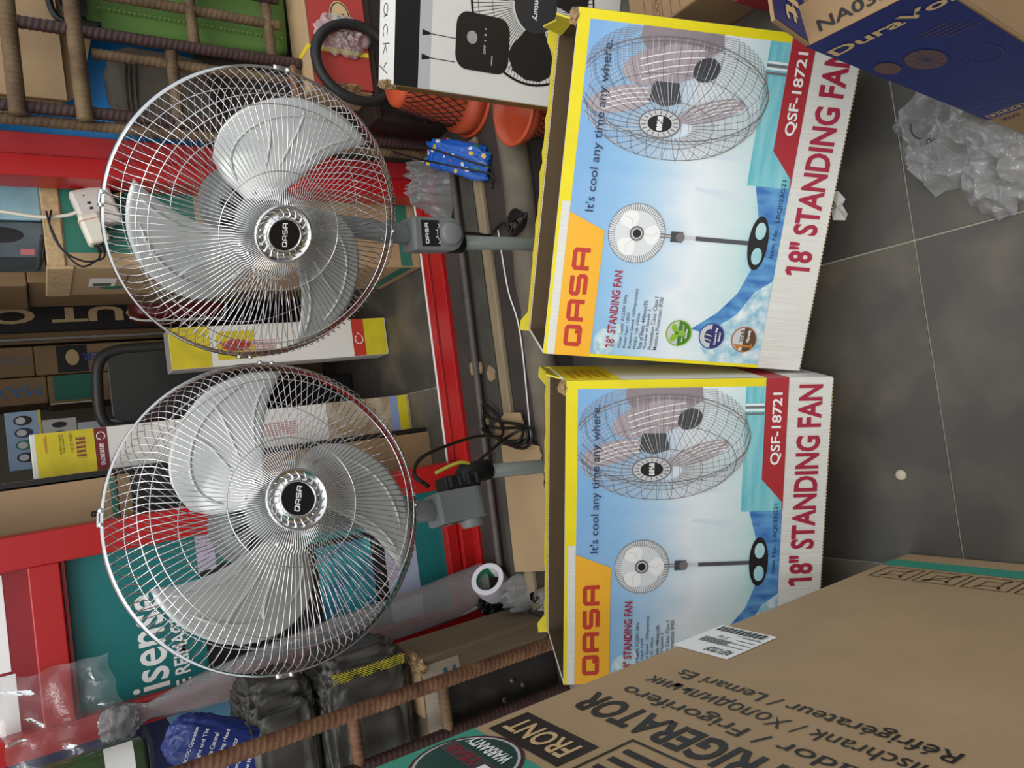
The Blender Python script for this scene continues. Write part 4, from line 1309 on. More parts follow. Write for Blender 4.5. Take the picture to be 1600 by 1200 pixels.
gate('rusty welded rebar gate folded open before the navy window', [
    ((-.607, Y, .10), (-.607, Y, 1.7), .0115, RUST), ((-.735, Y + .01, .125), (-.735, Y + .01, 1.7), .0115, RUSTD),
    ((-.607, Y + .012, .692), (-1.1, Y + .012, .69), .0095, RUST), ((-.607, Y + .012, .47), (-1.1, Y + .012, .468), .0095, RUSTT), ((-.607, Y + .012, 1.12), (-1.1, Y + .012, 1.12), .0095, RUST)], (-.607, Y, .10))

# things behind the right gate
solo('cardboard_sheet', 'flat brown cardboard panel leaning high on the blue window', 'cardboard', (.97, 1.99, 1.08), lambda q: (setattr(q, 'F', frame((0, 1.985, 0), (1, 0, 0), (0, 0, 1), (0, -1, 0))), q.prism([(.845, 1.14), (.90, 1.055), (1.16, .99), (1.35, 1.02), (1.35, 1.7), (.80, 1.7)], 0, .005, KRAFT2)))
solo('cardboard_sheet', 'square brown cardboard panel in front of another sheet by the blue window', 'cardboard', (1.0, 1.97, 1.10), lambda q: (setattr(q, 'F', frame((0, 1.965, 0), (1, 0, 0), (0, 0, 1), (0, -1, 0))), q.prism([(.875, 1.085), (1.30, 1.09), (1.30, 1.72), (.87, 1.72)], 0, .006, KRAFT)))
GREEN = mat('green_cloth', rgb(84, 118, 52), .75, col2=rgb(96, 132, 62), scale=5, bump=.3, bscale=14)
def greenmat(q):
    N = 20
    vs = []
    for j in range(2):
        for i in range(N + 1):
            for k in range(N + 1):
                x = 1.045 + .36 * k / N + .02 * (1 - i / N); z = .545 + .485 * i / N
                vs.append((x, 1.935 + j * .045 - .02 * math.sin(PI * k / N) + .008 * noise.noise(Vector((x * 6, z * 5, 1))), z))
    M1 = (N + 1) ** 2; fs = []
    for i in range(N):
        for k in range(N):
            a = i * (N + 1) + k
            fs.append((a, a + 1, a + N + 2, a + N + 1)); fs.append((M1 + a, M1 + a + N + 1, M1 + a + N + 2, M1 + a + 1))
    for i in range(N):
        a = i * (N + 1); fs.append((a, a + N + 1, M1 + a + N + 1, M1 + a)); a += N; fs.append((a, M1 + a, M1 + a + N + 1, a + N + 1))
        fs.append((i, M1 + i, M1 + i + 1, i + 1)); a = N * (N + 1) + i; fs.append((a, a + 1, M1 + a + 1, M1 + a))
    q.add(vs, fs, GREEN)
o = solo('green_cushion', 'long olive green padded cushion standing behind the rebar gate', 'cushion', (1.2, 1.95, .44), greenmat, smooth=True)
mb = rel((1.2, 1.95, .44)); 
for k in range(40):
    z = .56 + .45 * k / 40; mb.box(1.093, 1.0955, 1.914, 1.924, z, z + .006, mat('green_thread', rgb(130, 160, 90), .7))
g = mb.build('stitching', o); g['kind'] = 'stuff'
def greybag(q):
    crumple(q, (.925, 1.985, .865), (.105, .036, .125), mat('taupe_cloth', rgb(86, 78, 68), .8, var=.18, scale=8, bump=.5, bscale=18), 8, 34, .09, 1.6, 0, .45, False, (3, 3, 1))
o = solo('grey_bag', 'crumpled taupe cloth bag hanging behind the rebar gate', 'bag', (.925, 1.935, .74), greybag, smooth=True)
mb = rel((.925, 1.935, .74))
for z in (.955, .945, .933):
    mb.tube(bez([(.825, 1.97, z - .03), (.85, 1.952, z), (.92, 1.942, z + .004), (.99, 1.95, z - .004), (1.02, 1.97, z - .012)], 6), .0035, mat('taupe_strap', rgb(66, 60, 54), .7), n=6)
mb.build('strap', o, smooth=True)
def blackframe(q):
    q.tube(bez([(1.30, 1.90, 1.10), (1.12, 1.90, 1.105), (1.05, 1.90, 1.095), (1.035, 1.90, 1.06), (1.035, 1.90, 1.01)], 8), .008, BLACKG, n=10)
    q.tube(bez([(1.30, 1.912, 1.075), (1.12, 1.912, 1.08), (1.06, 1.912, 1.072), (1.05, 1.912, 1.05), (1.05, 1.912, 1.0)], 8), .006, BLACKG, n=10)
    q.box(1.06, 1.32, 1.905, 1.93, 1.03, 1.068, BLACKM)
solo('black_tray', 'black tray with a curved rim on top of the green cushion', 'tray', (1.15, 1.91, 1.03), blackframe, smooth=False)
t, b = carton('small_carton', 'brown carton with a round red stamp behind the fan carton', .70, 1.05, .80, 1.03, 0, .145, KRAFT2)
mb = rel(b); mb.F = frame((.70, .80, .145), (1, 0, 0), (0, 1, 0), (0, 0, 1))
BRN = mat('brown_print', rgb(130, 72, 52), .6)
mb.ring(.06, .06, .035, .016, .002, BRN, .0008, 30); mb.disc(.05, .06, .006, .006, BRN, .0008)
for k in range(5):
    mb.rect(.005, .10 + .022 * k, .12, .1015 + .022 * k, BRN, .0008)
mb.text('COOKING', .005, .15, .09, .163, BRN, .0008)
mb.rect(0, .008, .34, .020, mat('bright_blue_print', rgb(40, 130, 190), .5), .0008)
mb.build('printed_top', t, fix=False)
t, b = carton('small_carton', 'maroon carton beside the one with a round red stamp', .66, 1.0, .755, .797, 0, .13, mat('maroon_card', rgb(140, 40, 48), .5))
mb = rel(b); mb.F = frame((.66, .755, .13), (1, 0, 0), (0, 1, 0), (0, 0, 1)); mb.text('EXTRA', .015, .010, .09, .026, mat('rose_print', rgb(190, 110, 110), .5), .0008, .02); mb.build('printed_top', t, fix=False)

# ---- left side
t, b = carton('ribbed_carton', 'squashed corrugated carton with two teal stripes beside the rebar gate', -1.05, -.560, 1.66, 1.84, .12, .50, mat('ribbed_beige_card', rgb(116, 101, 78), .8, var=.12, scale=12, bump=.9, bscale=26, stretch=(14, 14, .4)), bevel=.008)
mb = front(b, 0, 1.66, 0); mb.rect(-.78, .395, -.58, .498, mat('beige_panel', rgb(170, 156, 140), .7, var=.06), .0007)
for z in (.405, .43):
    mb.rect(-.78, z, -.60, z + .010, mat('slate_teal_print', rgb(52, 96, 104), .6), .0012)
mb.text('PREMIUM TILES', -.75, .418, -.62, .427, mat('slate_teal_print'), .0012); mb.build('printed_stripes', t, fix=False)
mb = rel(b); crumple(mb, (-.585, 1.72, .495), (.03, .07, .015), TORN, 21, 18, .4, 4); mb.build('torn_flap', t)
mb = rel(b); mb.box(-.70, -.575, 1.66, 1.80, .500, .505, KRAFT); mb.build('loose_flap', t)
o = solo('black_steel_plate', 'scuffed black steel plate standing under the ribbed carton', 'plate', (-.85, 1.63, .122), lambda q: q.box(-1.1, -.63, 1.641, 1.655, .122, .455, mat('scuffed_black', rgb(34, 32, 30), .45, var=.5, scale=25, bump=.3, bscale=60)), bevel=.004)
for (x, z) in ((-.70, .23), (-.68, .26), (-.72, .29)):
    mb = rel((-.85, 1.63, .122)); mb.lathe([(0, 1.636), (.006, 1.637), (.009, 1.6415)], mat('steel_bolt', rgb(70, 68, 64), .4, .6), 12, 'y', (x, 0, z)); mb.build('bolt', o, smooth=True)
BAGM = mat('black_sack', rgb(72, 70, 65), .40, var=.22, scale=18, bump=.5, bscale=45)
def sack(label, c, size, seed, base):
    q = rel(base); crumple(q, c, size, BAGM, seed, 50, .10, 1.1, 0, .42, True, (5, 5, 1.3), .35)
    o = q.build('black_sack', None, smooth=True); o.location = base
    return tag(o, label, 'sack', 'crumpled black sacks behind the left gate')
sb1 = (-.72, 1.75, .70)
s1 = sack('crumpled black plastic sack stacked on top of another sack', (-.680, 1.765, .826), (.150, .085, .076), 31, sb1)
sb2 = (-.70, 1.77, .50)
s2 = sack('crumpled black plastic sack with a yellow speckled stripe', (-.680, 1.760, .628), (.165, .090, .104), 37, sb2)
mb = rel(sb2); YS = mat('yellow_fleck', rgb(190, 180, 70), .5)
for k in range(46):
    for j in range(4):
        z = .535 + .0038 * k; x = -.540 - .0052 * j - (k % 2) * .0026
        y = 1.664 + .004 * math.sin(k * .45)
        mb.box(x - .0012, x + .0012, y, y + .03, z, z + .0022, YS)
g = mb.build('yellow_fleck_stripe', s2); g['kind'] = 'stuff'
# roll of clear film leaning on the shopfront
base = (-.53, 1.90, .13)
q = rel(base)
P = [(-.590, 1.972, 1.135), (-.588, 1.970, 1.10), (-.582, 1.968, 1.055), (-.575, 1.965, .95), (-.560, 1.955, .8), (-.535, 1.945, .6), (-.52, 1.93, .4), (-.505, 1.915, .25), (-.49, 1.90, .165)]
vs = []
n = 22
path = bez(P, 8)
rad = [.034, .038, .018, .040, .050, .056, .060, .062, .060]
for i, p in enumerate(path):
    f = i / 8; k = min(int(f), 7); r0 = rad[k] + (rad[k + 1] - rad[k]) * (f - k) if k < 8 else rad[-1]
    for j in range(n):
        a = 2 * PI * j / n
        rr_ = r0 * (1 + .10 * noise.noise(Vector((math.cos(a) * 2.2, math.sin(a) * 2.2, p.z * 3))) + .05 * noise.noise(Vector((math.cos(a) * 5, math.sin(a) * 5, p.z * 9))))
        vs.append((p.x + rr_ * math.cos(a), p.y + rr_ * .6 * math.sin(a), p.z))
fs = [(i * n + j, i * n + (j + 1) % n, (i + 1) * n + (j + 1) % n, (i + 1) * n + j) for i in range(len(path) - 1) for j in range(n)]
fs.append(tuple(range(n)))
q.add(vs, fs, CLEARF)
o = q.build('film_roll', None, smooth=True); o.location = base
tag(o, 'long roll of clear plastic film leaning on the teal window, knotted at its top', 'plastic film')
q = rel(base); crumple(q, (-.588, 1.96, 1.120), (.036, .030, .036), CLEARF, 41, 22, .22, 2.2, 0, .9, True, (1, 1, 1), .3); q.build('knot', o, smooth=True)
base = (-.487, 1.88, .128)
t = thing('tape_roll', 'white roll of tape with a green inner label beside the film roll', 'tape roll', base, (math.radians(35), math.radians(42), math.radians(8)))
mb = MB(); mb.lathe([(.034, .0), (.0485, .0), (.0485, .062), (.034, .062), (.034, .0)], mat('white_tape', rgb(228, 226, 236), .4), 40); mb.build('roll', t, smooth=False, bevel=.001)
mb = MB(); mb.lathe([(.0335, .001), (.0335, .061)], mat('green_core_print', rgb(40, 130, 96), .5), 40, a0=.4, a1=2.6); mb.lathe([(.0335, .001), (.0335, .061)], WHITEP, 40, a0=2.6, a1=6.68); mb.build('core', t, smooth=True)
t.location = (-.500, 1.865, .150)
q = rel((-.55, 1.83, .125)); crumple(q, (-.535, 1.872, .160), (.032, .022, .036), mat('black_bag', rgb(18, 18, 20), .25, bump=.6, bscale=40), 44, 18, .3, 3, .9, .8, True)
o = q.build('black_bag', None); o.location = (-.55, 1.83, .125); tag(o, 'small shiny black plastic bag squeezed beside the tape roll', 'bag')
for k, (c, s, lb) in enumerate((((-.50, 1.745, .170), (.055, .040, .045), 'clear crumpled plastic bag beside the white tape roll'), ((-.505, 1.605, .150), (.04, .030, .03), 'clear plastic scrap hanging over the step edge by the rebar gate'))):
    base = (c[0], c[1], .124); q = rel(base); film(q, (c[0], c[1], .122), s[0], s[1], s[2] * 1.6, CLEAR, 50 + k, 30)
    o = q.build('plastic_scrap', None); o.location = base; tag(o, lb, 'plastic film')
# printed blue bag, green bottle and hanging film at the top of the left window
def bagsheet(q, pts, m, th=.012):
    q.F = frame((0, 1.78, 0), (1, 0, 0), (0, 0, 1), (0, -1, 0)); q.prism(pts, 0, th, m)
base = (-.60, 1.76, .86)
BLUEB = mat('royal_blue_bag', rgb(40, 58, 128), .3, var=.12, scale=10, bump=.4, bscale=30)
tilt = Matrix.Translation((-.622, 1.715, .945)) @ Matrix.Rotation(math.radians(27), 4, 'Y')
q = rel(base); q.M = q.M @ tilt
crumple(q, (0, 0, 0), (.052, .035, .112), BLUEB, 61, 34, .07, 1.2, 0, .6, True, (4, 4, 1.5), .4)
o = q.build('blue_bag', None, smooth=True); o.location = base; tag(o, 'royal blue plastic bag printed with small white lines of text', 'bag')
for k, st in enumerate(('AC/DC Operation', 'Height and Tilt', 'Remote Control', 'Oscillating Head', 'Durable Motor', 'Long Battery', 'Low Noise')):
    mb = rel(base); mb.M = mb.M @ tilt
    mb.F = frame((0, -.0415, 0), (1, 0, 0), (0, 0, 1), (0, -1, 0))
    z = .070 - .021 * k
    mb.text(st, -.036, z, -.036 + .0048 * len(st), z + .010, WHITEP, .001, .01); mb.rect(-.045, z + .002, -.040, z + .007, WHITEP, .001)
    mb.build('printed_line', o, fix=False)
base = (-.645, 1.85, 1.08)
q = rel(base); q.lathe([(0, 1.08), (.04, 1.08), (.05, 1.09), (.05, 1.26), (.040, 1.31), (.016, 1.36), (.016, 1.40), (0, 1.40)], mat('green_bottle', rgb(74, 98, 58), .12, var=.15, scale=20, alpha=.8), 28, c=(-.645, 1.85, 0))
o = q.build('green_bottle', None, smooth=True); o.location = base; tag(o, 'green plastic bottle standing above the blue printed bag', 'bottle')
mb = rel(base); mb.lathe([(.051, 1.105), (.051, 1.16)], WHITEC, 28, c=(-.645, 1.85, 0), a0=3.9, a1=6.1); mb.build('torn_label', o)
t, b = carton('wall_shelf', 'narrow dark steel shelf carrying the green bottle and yellow packet', -1.1, -.60, 1.79, 1.93, 1.068, 1.079, mat('shelf_steel', rgb(40, 42, 60), .5, .4), cat='shelf', bevel=.001)
mb = rel(b); mb.box(-.90, -.885, 1.80, 2.045, 1.045, 1.068, mat('shelf_steel')); mb.build('bracket', t)
solo('yellow_packet', 'yellow plastic packet lying beside the green bottle', 'packet', (-.72, 1.86, 1.08), lambda q: crumple(q, (-.750, 1.86, 1.19), (.045, .04, .108), mat('dull_yellow', rgb(188, 186, 90), .4), 66, 16, .10, 3, 0, .6), smooth=True)
def hangfilm(q):
    N = 18; vs = []
    for i in range(N + 1):
        for k in range(N + 1):
            u, v = k / N, i / N
            x = -.43 - .22 * u + .02 * noise.noise(Vector((v * 4, 0, 2))); z = 1.125 + .235 * v - .03 * u + .02 * noise.noise(Vector((u * 4, 0, 5)))
            vs.append((x, 1.985 + .018 * noise.noise(Vector((u * 6, v * 6, 1))), z))
    q.add(vs, [(i * (N + 1) + k, i * (N + 1) + k + 1, (i + 1) * (N + 1) + k + 1, (i + 1) * (N + 1) + k) for i in range(N) for k in range(N)], CLEARS)
solo('hanging_film', 'sheet of clear plastic film hanging across the red window frame', 'plastic film', (-.54, 1.985, 1.12), hangfilm, smooth=True, fix=False)

# ---- inside the shop
t, b = carton('appliance_carton', 'brown and teal appliance carton just inside the door beneath the hanging socket', .505, .80, 2.115, 2.45, .12, 1.155, KRAFT, bevel=.008)
mb = front(b, 0, 2.115, 0)
mb.rect(.545, .80, .795, 1.115, TEALD, .0008); mb.build('teal_panel', t, fix=False)
mb = front(b, 0, 2.115, 0); mb.rect(.51, .155, .795, .195, TEALD, .0008); mb.build('teal_panel', t, fix=False)
mb = front(b, 0, 2.115, 0)
mb.text('REFRIGERATOR', .54, .62, .78, .66, BLACKP, .0012, .03)
mb.text('1  2  3', .56, .70, .70, .72, BLACKP, .0012)
mb.text('L P D P G', .56, .74, .72, .756, BLACKP, .0012)
mb.build('printed_front', t, fix=False)
mb = left(b, .505, 2.45, 0)
mb.rect(.0, .155, .33, .195, TEALD, .0008); mb.build('teal_panel', t, fix=False)
mb = left(b, .505, 2.45, 0)
mb.rect(.12, .995, .22, 1.06, WHITEP, .0008)
for k in range(12):
    mb.rect(.125 + k * .003, 1.005, .1265 + k * .003, 1.05, BLACKP, .0012)
mb.rect(.05, .82, .16, .87, WHITEP, .0008)
mb.line([(.16, .90), (.24, .90), (.24, .97), (.16, .97), (.16, .90)], .003, BLACKP, .0008)
mb.disc(.10, 1.0, .02, .03, TEALD, .0008)
mb.build('printed_side', t, fix=False)
mb = rel(b); mb.box(.502, .512, 2.11, 2.45, 1.10, 1.16, KRAFTE); mb.box(.51, .80, 2.108, 2.118, 1.118, 1.158, KRAFTE); mb.build('worn_top_edge', t, bevel=.003)
# extension socket and charger
base = (.665, 2.085, 1.0)
t = thing('extension_socket', 'white two way extension socket hanging by its cable before the carton', 'socket', base, (0, math.radians(-16), 0))
SOCW = mat('socket_white', rgb(214, 210, 202), .4)
mb = MB(); mb.box(-.050, .050, -.022, .022, -.005, .088, SOCW); mb.build('body', t, bevel=.008)
mb = MB(); mb.F = frame((0, -.0222, 0), (1, 0, 0), (0, 0, 1), (0, -1, 0))
for x, z, w, h in ((.010, .055, .006, .008), (-.004, .055, .006, .008), (-.004, .032, .005, .009), (.004, .036, .003, .005), (.030, .06, .003, .003)):
    mb.rect(x - w / 2, z - h / 2, x + w / 2, z + h / 2, BLACKP, .0006)
mb.build('socket_holes', t, fix=False)
mb = MB(); mb.tube(bez([(-.0, 0, .086), (-.002, .0, .115), (.01, .005, .17), (.05, .01, .26), (.07, .02, .36)], 8), .0045, mat('cream_cable', rgb(226, 222, 204), .5), n=8); mb.build('cable', t, smooth=True)
mb = MB(); mb.tube([(.02, 0, -.005), (.022, 0, -.025)], .005, mat('brass_plug', rgb(190, 160, 70), .4), n=8); mb.build('tail_plug', t, smooth=True)
base = (.600, 2.078, 1.03)
t = thing('phone_charger', 'cream phone charger with an orange line plugged into the hanging socket', 'charger', base, (0, math.radians(-16), 0))
mb = MB(); mb.box(-.038, .040, -.024, .020, -.003, .046, mat('charger_cream', rgb(232, 226, 210), .4)); mb.build('body', t, bevel=.008)
mb = MB(); mb.box(.022, .0235, -.0245, .0205, -.0035, .0465, mat('orange_line', rgb(196, 112, 40), .4)); mb.build('orange_line', t)
mb = MB(); mb.box(-.0385, -.037, -.018, .012, .004, .018, BLACKM); mb.build('usb_ports', t)
for k in range(2):
    z0 = .022 + .011 * k
    mb = MB(); mb.tube([(-.036, -.004, z0), (-.060, -.004, z0 - .004)], .0045, BLACKM, n=8)
    mb.tube(bez([(-.060, -.004, z0 - .004), (-.075, -.004, z0 + .01), (-.070 - .01 * k, -.004, z0 + .05), (-.03, -.006, z0 + .085 - .012 * k), (.03, -.006, z0 + .088 - .012 * k), (.07, .0, z0 + .07)], 8), .0026, CABLE, n=6)
    mb.build('charging_lead', t, smooth=True)
# things on and behind the appliance carton
t, b = carton('blue_packet', 'pale blue paper packet lying on the appliance carton', .64, .80, 2.16, 2.34, 1.157, 1.26, mat('pale_blue_paper', rgb(150, 190, 205), .5, var=.15, scale=20), cat='packet')
mb = rel(b); mb.box(.63, .81, 2.155, 2.345, 1.258, 1.264, WHITEC); mb.build('lid', t, bevel=.001)
t, b = carton('grey_picture_box', 'dark grey box printed with a gadget on the appliance carton', .545, .635, 2.16, 2.33, 1.157, 1.36, mat('slate_print', rgb(70, 82, 88), .45, col2=rgb(98, 110, 114), scale=10), cat='box')
mb = front(b, 0, 2.16, 0); mb.disc(.60, 1.25, .02, .05, BLACKP, .001); mb.rect(.55, 1.18, .565, 1.21, mat('rose_print'), .001); mb.build('printed_front', t, fix=False)
t = thing('mobile_phone', 'black mobile phone propped on the appliance carton edge', 'phone', (.592, 2.128, 1.160), (math.radians(-10), math.radians(-78), 0))
mb = MB(); mb.box(-.005, .005, -.01, .066, 0, .085, BLACKM); mb.build('body', t, bevel=.003)
mb = MB(); mb.box(-.0062, -.005, -.004, .06, .004, .06, mat('phone_edge', rgb(120, 160, 170), .2)); mb.build('screen', t)
t, b = carton('kraft_carton', 'plain brown carton stacked high behind the appliance carton', .560, .92, 2.52, 2.90, .12, 1.20, KRAFT2)
t, b = carton('kraft_carton', 'brown carton with a pale seam on top of the stack', .552, .90, 2.53, 2.90, 1.202, 1.60, KRAFT2)
mb = rel(b); mb.box(.551, .91, 2.529, 2.535, 1.30, 1.306, WHITEC); mb.build('tape_seam', t)
t, b = carton('black_carton', 'tall black carton with large brown letters running up its side', .520, .86, 3.18, 3.55, .12, 1.75, mat('black_card', rgb(34, 31, 30), .5), bevel=.006)
mb = up_front(b, .628, 3.18, 0)
mb.text('OUT OF', .74, .018, 1.42, .075, KRAFTP, .001, .03); mb.build('printed_lettering', t, fix=False)
mb = rel(b); mb.tube([(.500, 3.19, .125), (.500, 3.19, 1.75)], .021, KRAFT2, n=16); mb.build('rounded_edge', t, smooth=True)
t = thing('red_stool', 'small red padded stool with pale piping in front of the black carton', 'stool', (.60, 3.03, .12))
mb = rel((.60, 3.03, .12)); crumple(mb, (.60, 3.03, .72), (.09, .09, .17), mat('dark_red_vinyl', rgb(104, 32, 36), .4, var=.15), 71, 20, .04, 2, 0, .4); mb.build('cushion', t, smooth=True)
mb = rel((.60, 3.03, .12)); mb.tube(bez([(.52, 2.935, .90), (.505, 2.93, .84), (.505, 2.93, .62), (.52, 2.93, .57), (.68, 2.93, .56)], 6), .005, WHITEC, n=6); mb.build('piping', t, smooth=True)
mb = rel((.60, 3.03, .12)); 
for dx in (-.06, .06):
    for dy in (-.07, .07):
        mb.tube([(.60 + dx, 3.03 + dy, .12), (.60 + dx * .9, 3.03 + dy * .9, .58)], .010, BLACKM, n=8)
mb.build('leg_frame', t)
BLP = mat('blue_box_print', rgb(50, 70, 150), .5); LBP = mat('sky_box_print', rgb(50, 120, 180), .5)
t, b = carton('dispenser_carton', 'brown carton with blue capitals running upward beside the black carton', .362, .472, 3.20, 3.56, .12, 1.20, KRAFT2, bevel=.005)
mb = up_front(b, .472, 3.20, 0); mb.text('WATER DISPENSER', .60, .035, 1.05, .065, BLP, .001, .03); mb.rect(1.03, .004, 1.13, .106, BLACKP, .0008); mb.disc(1.08, .05, .022, .03, KRAFTP, .0012)
mb.build('printed_lettering', t, fix=False)
t, b = carton('dispenser_carton', 'shorter brown carton with grey capitals on top of the blue lettered one', .362, .472, 3.20, 3.56, 1.202, 1.62, KRAFT2, bevel=.005)
mb = up_front(b, .472, 3.20, 0); mb.text('STAND', 1.21, .035, 1.36, .068, GREYP, .001, .02); mb.build('printed_lettering', t, fix=False)
t, b = carton('max_carton', 'brown carton with pale blue slanted capitals high on the stack', .258, .358, 3.20, 3.56, 1.17, 1.55, KRAFT2, bevel=.005)
mb = up_front(b, .358, 3.20, 0); mb.text('MAX', 1.19, .03, 1.34, .072, LBP, .001, .0); mb.build('printed_lettering', t, fix=False)
t, b = carton('teal_end_carton', 'brown carton with a teal end panel under the slanted blue capitals', .250, .358, 3.20, 3.56, .12, 1.168, KRAFT2, bevel=.005)
mb = front(b, 0, 3.20, 0); mb.rect(.262, .99, .356, 1.15, TEALD, .001); mb.build('teal_panel', t, fix=False)
mb = rel(b); mb.box(.249, .253, 3.197, 3.203, .99, 1.165, WHITEC); mb.build('pale_edge', t)
t, b = carton('steel_rack_post', 'thin pale steel rack post between the carton stacks', .478, .486, 3.10, 3.13, .12, 1.9, mat('pale_steel', rgb(150, 148, 142), .4, .3), cat='post', bevel=.001)
mb = rel(b); mb.box(.476, .488, 3.098, 3.132, 1.0, 1.012, mat('pale_steel')); mb.build('joint', t)
# dark plastic chair
t = thing('plastic_chair', 'dark grey plastic chair with a rounded back frame inside the shop', 'chair', (.255, 2.85, .12)); b = (.255, 2.85, .12)
DG = mat('charcoal_plastic', rgb(58, 58, 57), .4)
mb = rel(b); mb.tube(bez([(.09, 2.80, .56), (.115, 2.80, .80), (.12, 2.80, .98), (.155, 2.80, 1.03), (.25, 2.80, 1.035), (.35, 2.80, 1.02), (.385, 2.80, .96), (.39, 2.80, .80), (.41, 2.80, .56)], 8), .018, DG, n=12); mb.build('back_frame', t, smooth=True)
mb = rel(b); mb.F = frame((0, 2.80, 0), (1, 0, 0), (0, 0, 1), (0, -1, 0)); mb.prism([(.125, .62), (.39, .62), (.372, .98), (.345, 1.0), (.16, 1.0), (.138, .97)], -.004, .006, DG); mb.build('backrest', t, bevel=.004)
mb = rel(b); mb.box(.09, .42, 2.63, 2.82, .545, .57, DG); mb.build('seat', t, bevel=.012)
for x in (.11, .40):
    for y in (2.65, 2.80):
        mb = rel(b); mb.tube([(x, y, .12), (x, y, .55)], [.014, .018], DG, n=10); mb.build('leg', t, smooth=True)
solo('yellow_box', 'dull yellow box standing behind the charcoal chair', 'box', (.18, 3.2, .12), lambda q: q.box(.115, .245, 3.14, 3.19, .12, .93, mat('mustard_card', rgb(150, 124, 40), .5, var=.1)), bevel=.003)
# tall white cartons
def tall_box(label, x0, x1, y0, y1, z0, z1, lean, topside):
    b = ((x0 + x1) / 2, (y0 + y1) / 2, z0)
    t = thing('tall_fan_carton', label, 'carton', b, (math.radians(lean), 0, 0), 'tall white and yellow cartons inside the door')
    rel(b).box(x0, x1, y0, y1, z0, z1, WHITEC).build('body', t, bevel=.003)
    w = x1 - x0
    q = front(b, x0, y0, 0)
    MRN = mat('plum_print', rgb(120, 34, 44), .45)
    if topside:
        q.rect(.001, z1 - .150, w - .001, z1 - .012, YELLOWD, .0006); q.rect(.001, z1 - .182, w - .001, z1 - .150, MRN, .0006)
        q.F = frame((x0 + .0, y0, z1), (0, 0, -1), (1, 0, 0), (0, -1, 0))
        for k in range(16):
            hgt = .0009 + .0012 * ((k * 5) % 3)
            q.rect(.105, .042 + k * .0038, .128, .042 + k * .0038 + hgt, MRN, .0010)
        q.F = frame((x0 + w, y0, z1), (-1, 0, 0), (0, 0, -1), (0, -1, 0))
        q.F = frame((x0 + w, y0, z1), (-1, 0, 0), (0, 0, -1), (0, -1, 0))
        q.text('6006131311', .008, .091, .060, .099, MRN, .0012)
        q.text('ASSEMBLED IN NIGERIA BY', .008, .066, .064, .071, BLACKP, .0012); q.text('KAY COMPANY LIMITED', .008, .073, .060, .078, BLACKP, .0012)
        q.text('Hypersonic', .008, .030, .056, .040, QRED, .0012, .01)
        q.text('08170782743', .045, .160, .105, .171, WHITEP, .0012, .02)
        q.ring(.024, .166, .011, .010, .0022, WHITEP, .0012, 20, .6, 5.6); q.line([(.036, .166), (.030, .160)], .0022, WHITEP, .0012)
        q.F = frame((x0, y0, 0), (1, 0, 0), (0, 0, 1), (0, -1, 0))
    else:
        q.rect(.001, z1 - .12, w - .001, z1 - .001, YELLOWD, .0006); q.build('printed_end', t, fix=False); q = front(b, x0, y0, 0); q.rect(.001, z0 + .005, w - .001, z0 + .085, YELLOWD, .0006)
        q.rect(.001, z0 + .085, w - .001, z0 + .13, QRED, .0006); q.ring(w * .45, z0 + .107, .016, .014, .003, WHITEP, .0012, 20, .6, 5.6); q.line([(w * .62, z0 + .112), (w * .57, z0 + .100)], .003, WHITEP, .0012)
        q.build('printed_end', t, fix=False); q = front(b, x0, y0, 0)
        q.rect(.02, z1 - .26, w - .02, z1 - .14, YELLOWD, .0006); q.disc(w * .5, z1 - .2, .02, .045, QRED, .0010)
    q.build('printed_label', t, fix=False); q = front(b, x0, y0, 0)
    for k in range(6):
        q.rect(w * .3 + k * .007, z0 + .40, w * .3 + k * .007 + .0035, z0 + .56, mat('faded_red_print', rgb(190, 130, 126), .5), .0010)
    q.build('printed_front', t, fix=False)
    q = rel(b); q.F = frame((x0, y0, z1), (1, 0, 0), (0, 1, 0), (0, 0, 1)); q.rect(.002, .002, w - .002, y1 - y0 - .002, mat('clear_tape_top', rgb(186, 184, 172), .3, var=.1), .0006); q.build('taped_top', t, fix=False)
    if topside:
        q = front(b, x0, y0, 0)
        q.rect(.0, z0 + .002, w, z0 + .30, mat('food_picture_print', rgb(150, 116, 84), .5, col2=rgb(196, 190, 168), scale=18), .0008)
        q.rect(.0, z0 + .045, w, z0 + .075, mat('pale_blue_print', rgb(140, 160, 205), .5), .0012); q.rect(.0, z0 + .01, w, z0 + .045, YELLOWD, .0012)
        q.build('printed_foot', t, fix=False)
    return t
tall_box('tall white carton with a yellow barcode label and maroon stripe', -.012, .108, 2.345, 2.47, .12, 1.235, 0, True)
tall_box('tall white carton with yellow ends and red print, standing shorter', .268, .402, 2.46, 2.58, .12, .845, -2, False)
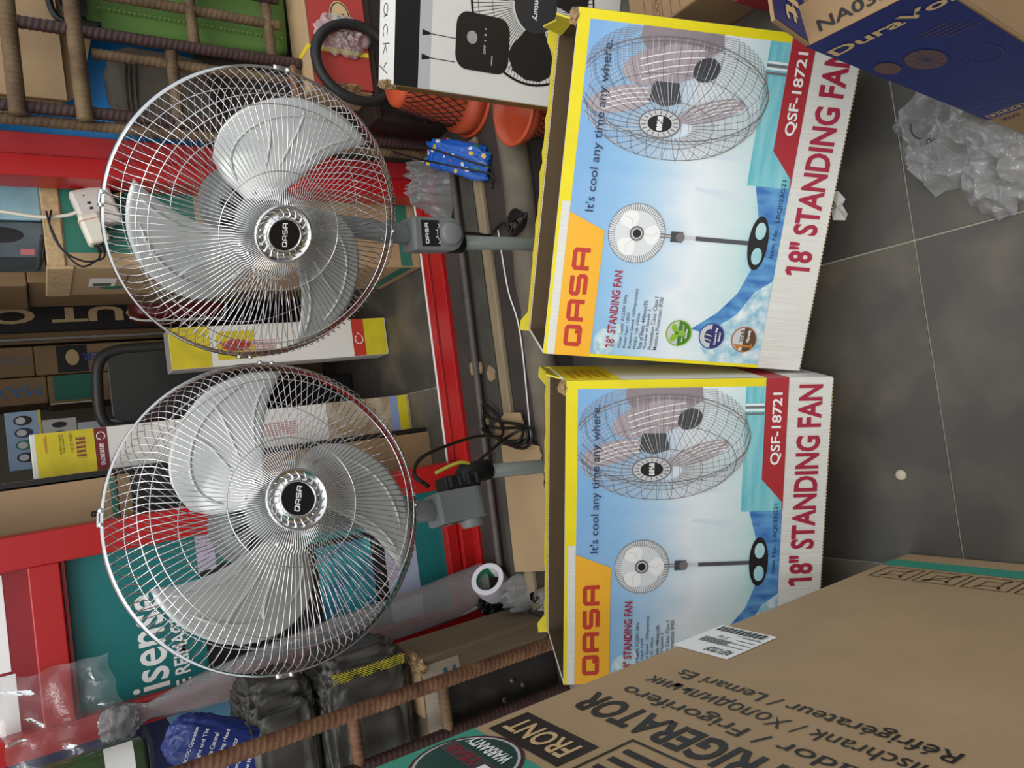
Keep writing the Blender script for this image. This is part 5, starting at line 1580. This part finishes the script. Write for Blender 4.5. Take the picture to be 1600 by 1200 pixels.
for k, (z0, z1, x0, x1, m1, lb) in enumerate(((.9, 1.10, .02, .155, mat('lilac_box', rgb(182, 184, 198), .5), 'pale lilac appliance box at the bottom of the small stack'),
                                              (1.102, 1.20, .015, .175, mat('grey_white_box', rgb(186, 186, 178), .5), 'off white box with dark ovals in the small stack'),
                                              (1.202, 1.30, .02, .21, mat('ice_blue_box', rgb(150, 176, 206), .5), 'ice blue box with round badges topping the small stack'))):
    t, b = carton('small_box', lb, x0, x1, 2.86, 3.04, z0, z1, m1, 'small boxes stacked by the wall', .002, 'box')
    mb = front(b, x0, 2.86, z0)
    if k == 0:
        mb.rect(.0, .02, .06, .15, mat('violet_print', rgb(56, 50, 110), .5), .0008); mb.rect(.01, .03, .03, .06, WHITEP, .0012)
    if k == 1:
        for j in range(4):
            mb.disc(.05 + .03 * j, .05, .010, .022, BLACKP if j else YELLOWD, .0008, 16)
    if k == 2:
        for j in range(4):
            mb.disc(.04 + .04 * j, .05, .016, .026, (BLACKP, TEALD, NAVYT, BLACKP)[j], .0008, 18); mb.disc(.04 + .04 * j, .056, .011, .014, LGREYP, .0012, 14)
        mb.rect(0, .0, .19, .008, YELLOWD, .0008)
    mb.build('printed_front', t, fix=False)
t, b = carton('display_table', 'dark low table under the small stack of boxes', -.05, .24, 2.86, 3.1, .12, .88, BLACKM, cat='table', bevel=.005)
mb = rel(b); mb.box(-.06, .25, 2.85, 3.11, .88, .898, mat('table_top', rgb(60, 50, 42), .5)); mb.build('table_top', t, bevel=.003)
t, b = carton('kraft_carton', 'brown carton lettered with a single R beside the white post', -.60, -.030, 2.22, 2.60, 1.052, 1.55, KRAFT)
mb = front(b, 0, 2.22, 0); mb.text('R', -.128, 1.10, -.108, 1.118, BLACKP, .001, .03); mb.rect(-.6, 1.055, -.035, 1.068, TEALD, .001); mb.build('printed_letter', t, fix=False)
t, b = carton('kraft_carton', 'dark brown carton below the one lettered with a single R', -.60, -.028, 2.22, 2.60, .12, 1.05, KRAFT2)
mb = rel(b); mb.box(-.6, -.027, 2.218, 2.224, .90, 1.02, mat('dark_label', rgb(40, 36, 34), .5)); mb.build('dark_label', t)
t, b = carton('foam_sheet', 'grey white foam sheet standing beside the stacked brown cartons', -.024, -.014, 2.24, 2.70, .12, 1.42, mat('foam_white', rgb(176, 172, 160), .7, var=.1), cat='foam sheet', bevel=.002)
mb = rel(b); mb.box(-.025, -.013, 2.236, 2.241, .12, 1.42, mat('black_tape', rgb(30, 28, 26), .5)); mb.build('edge_tape', t)
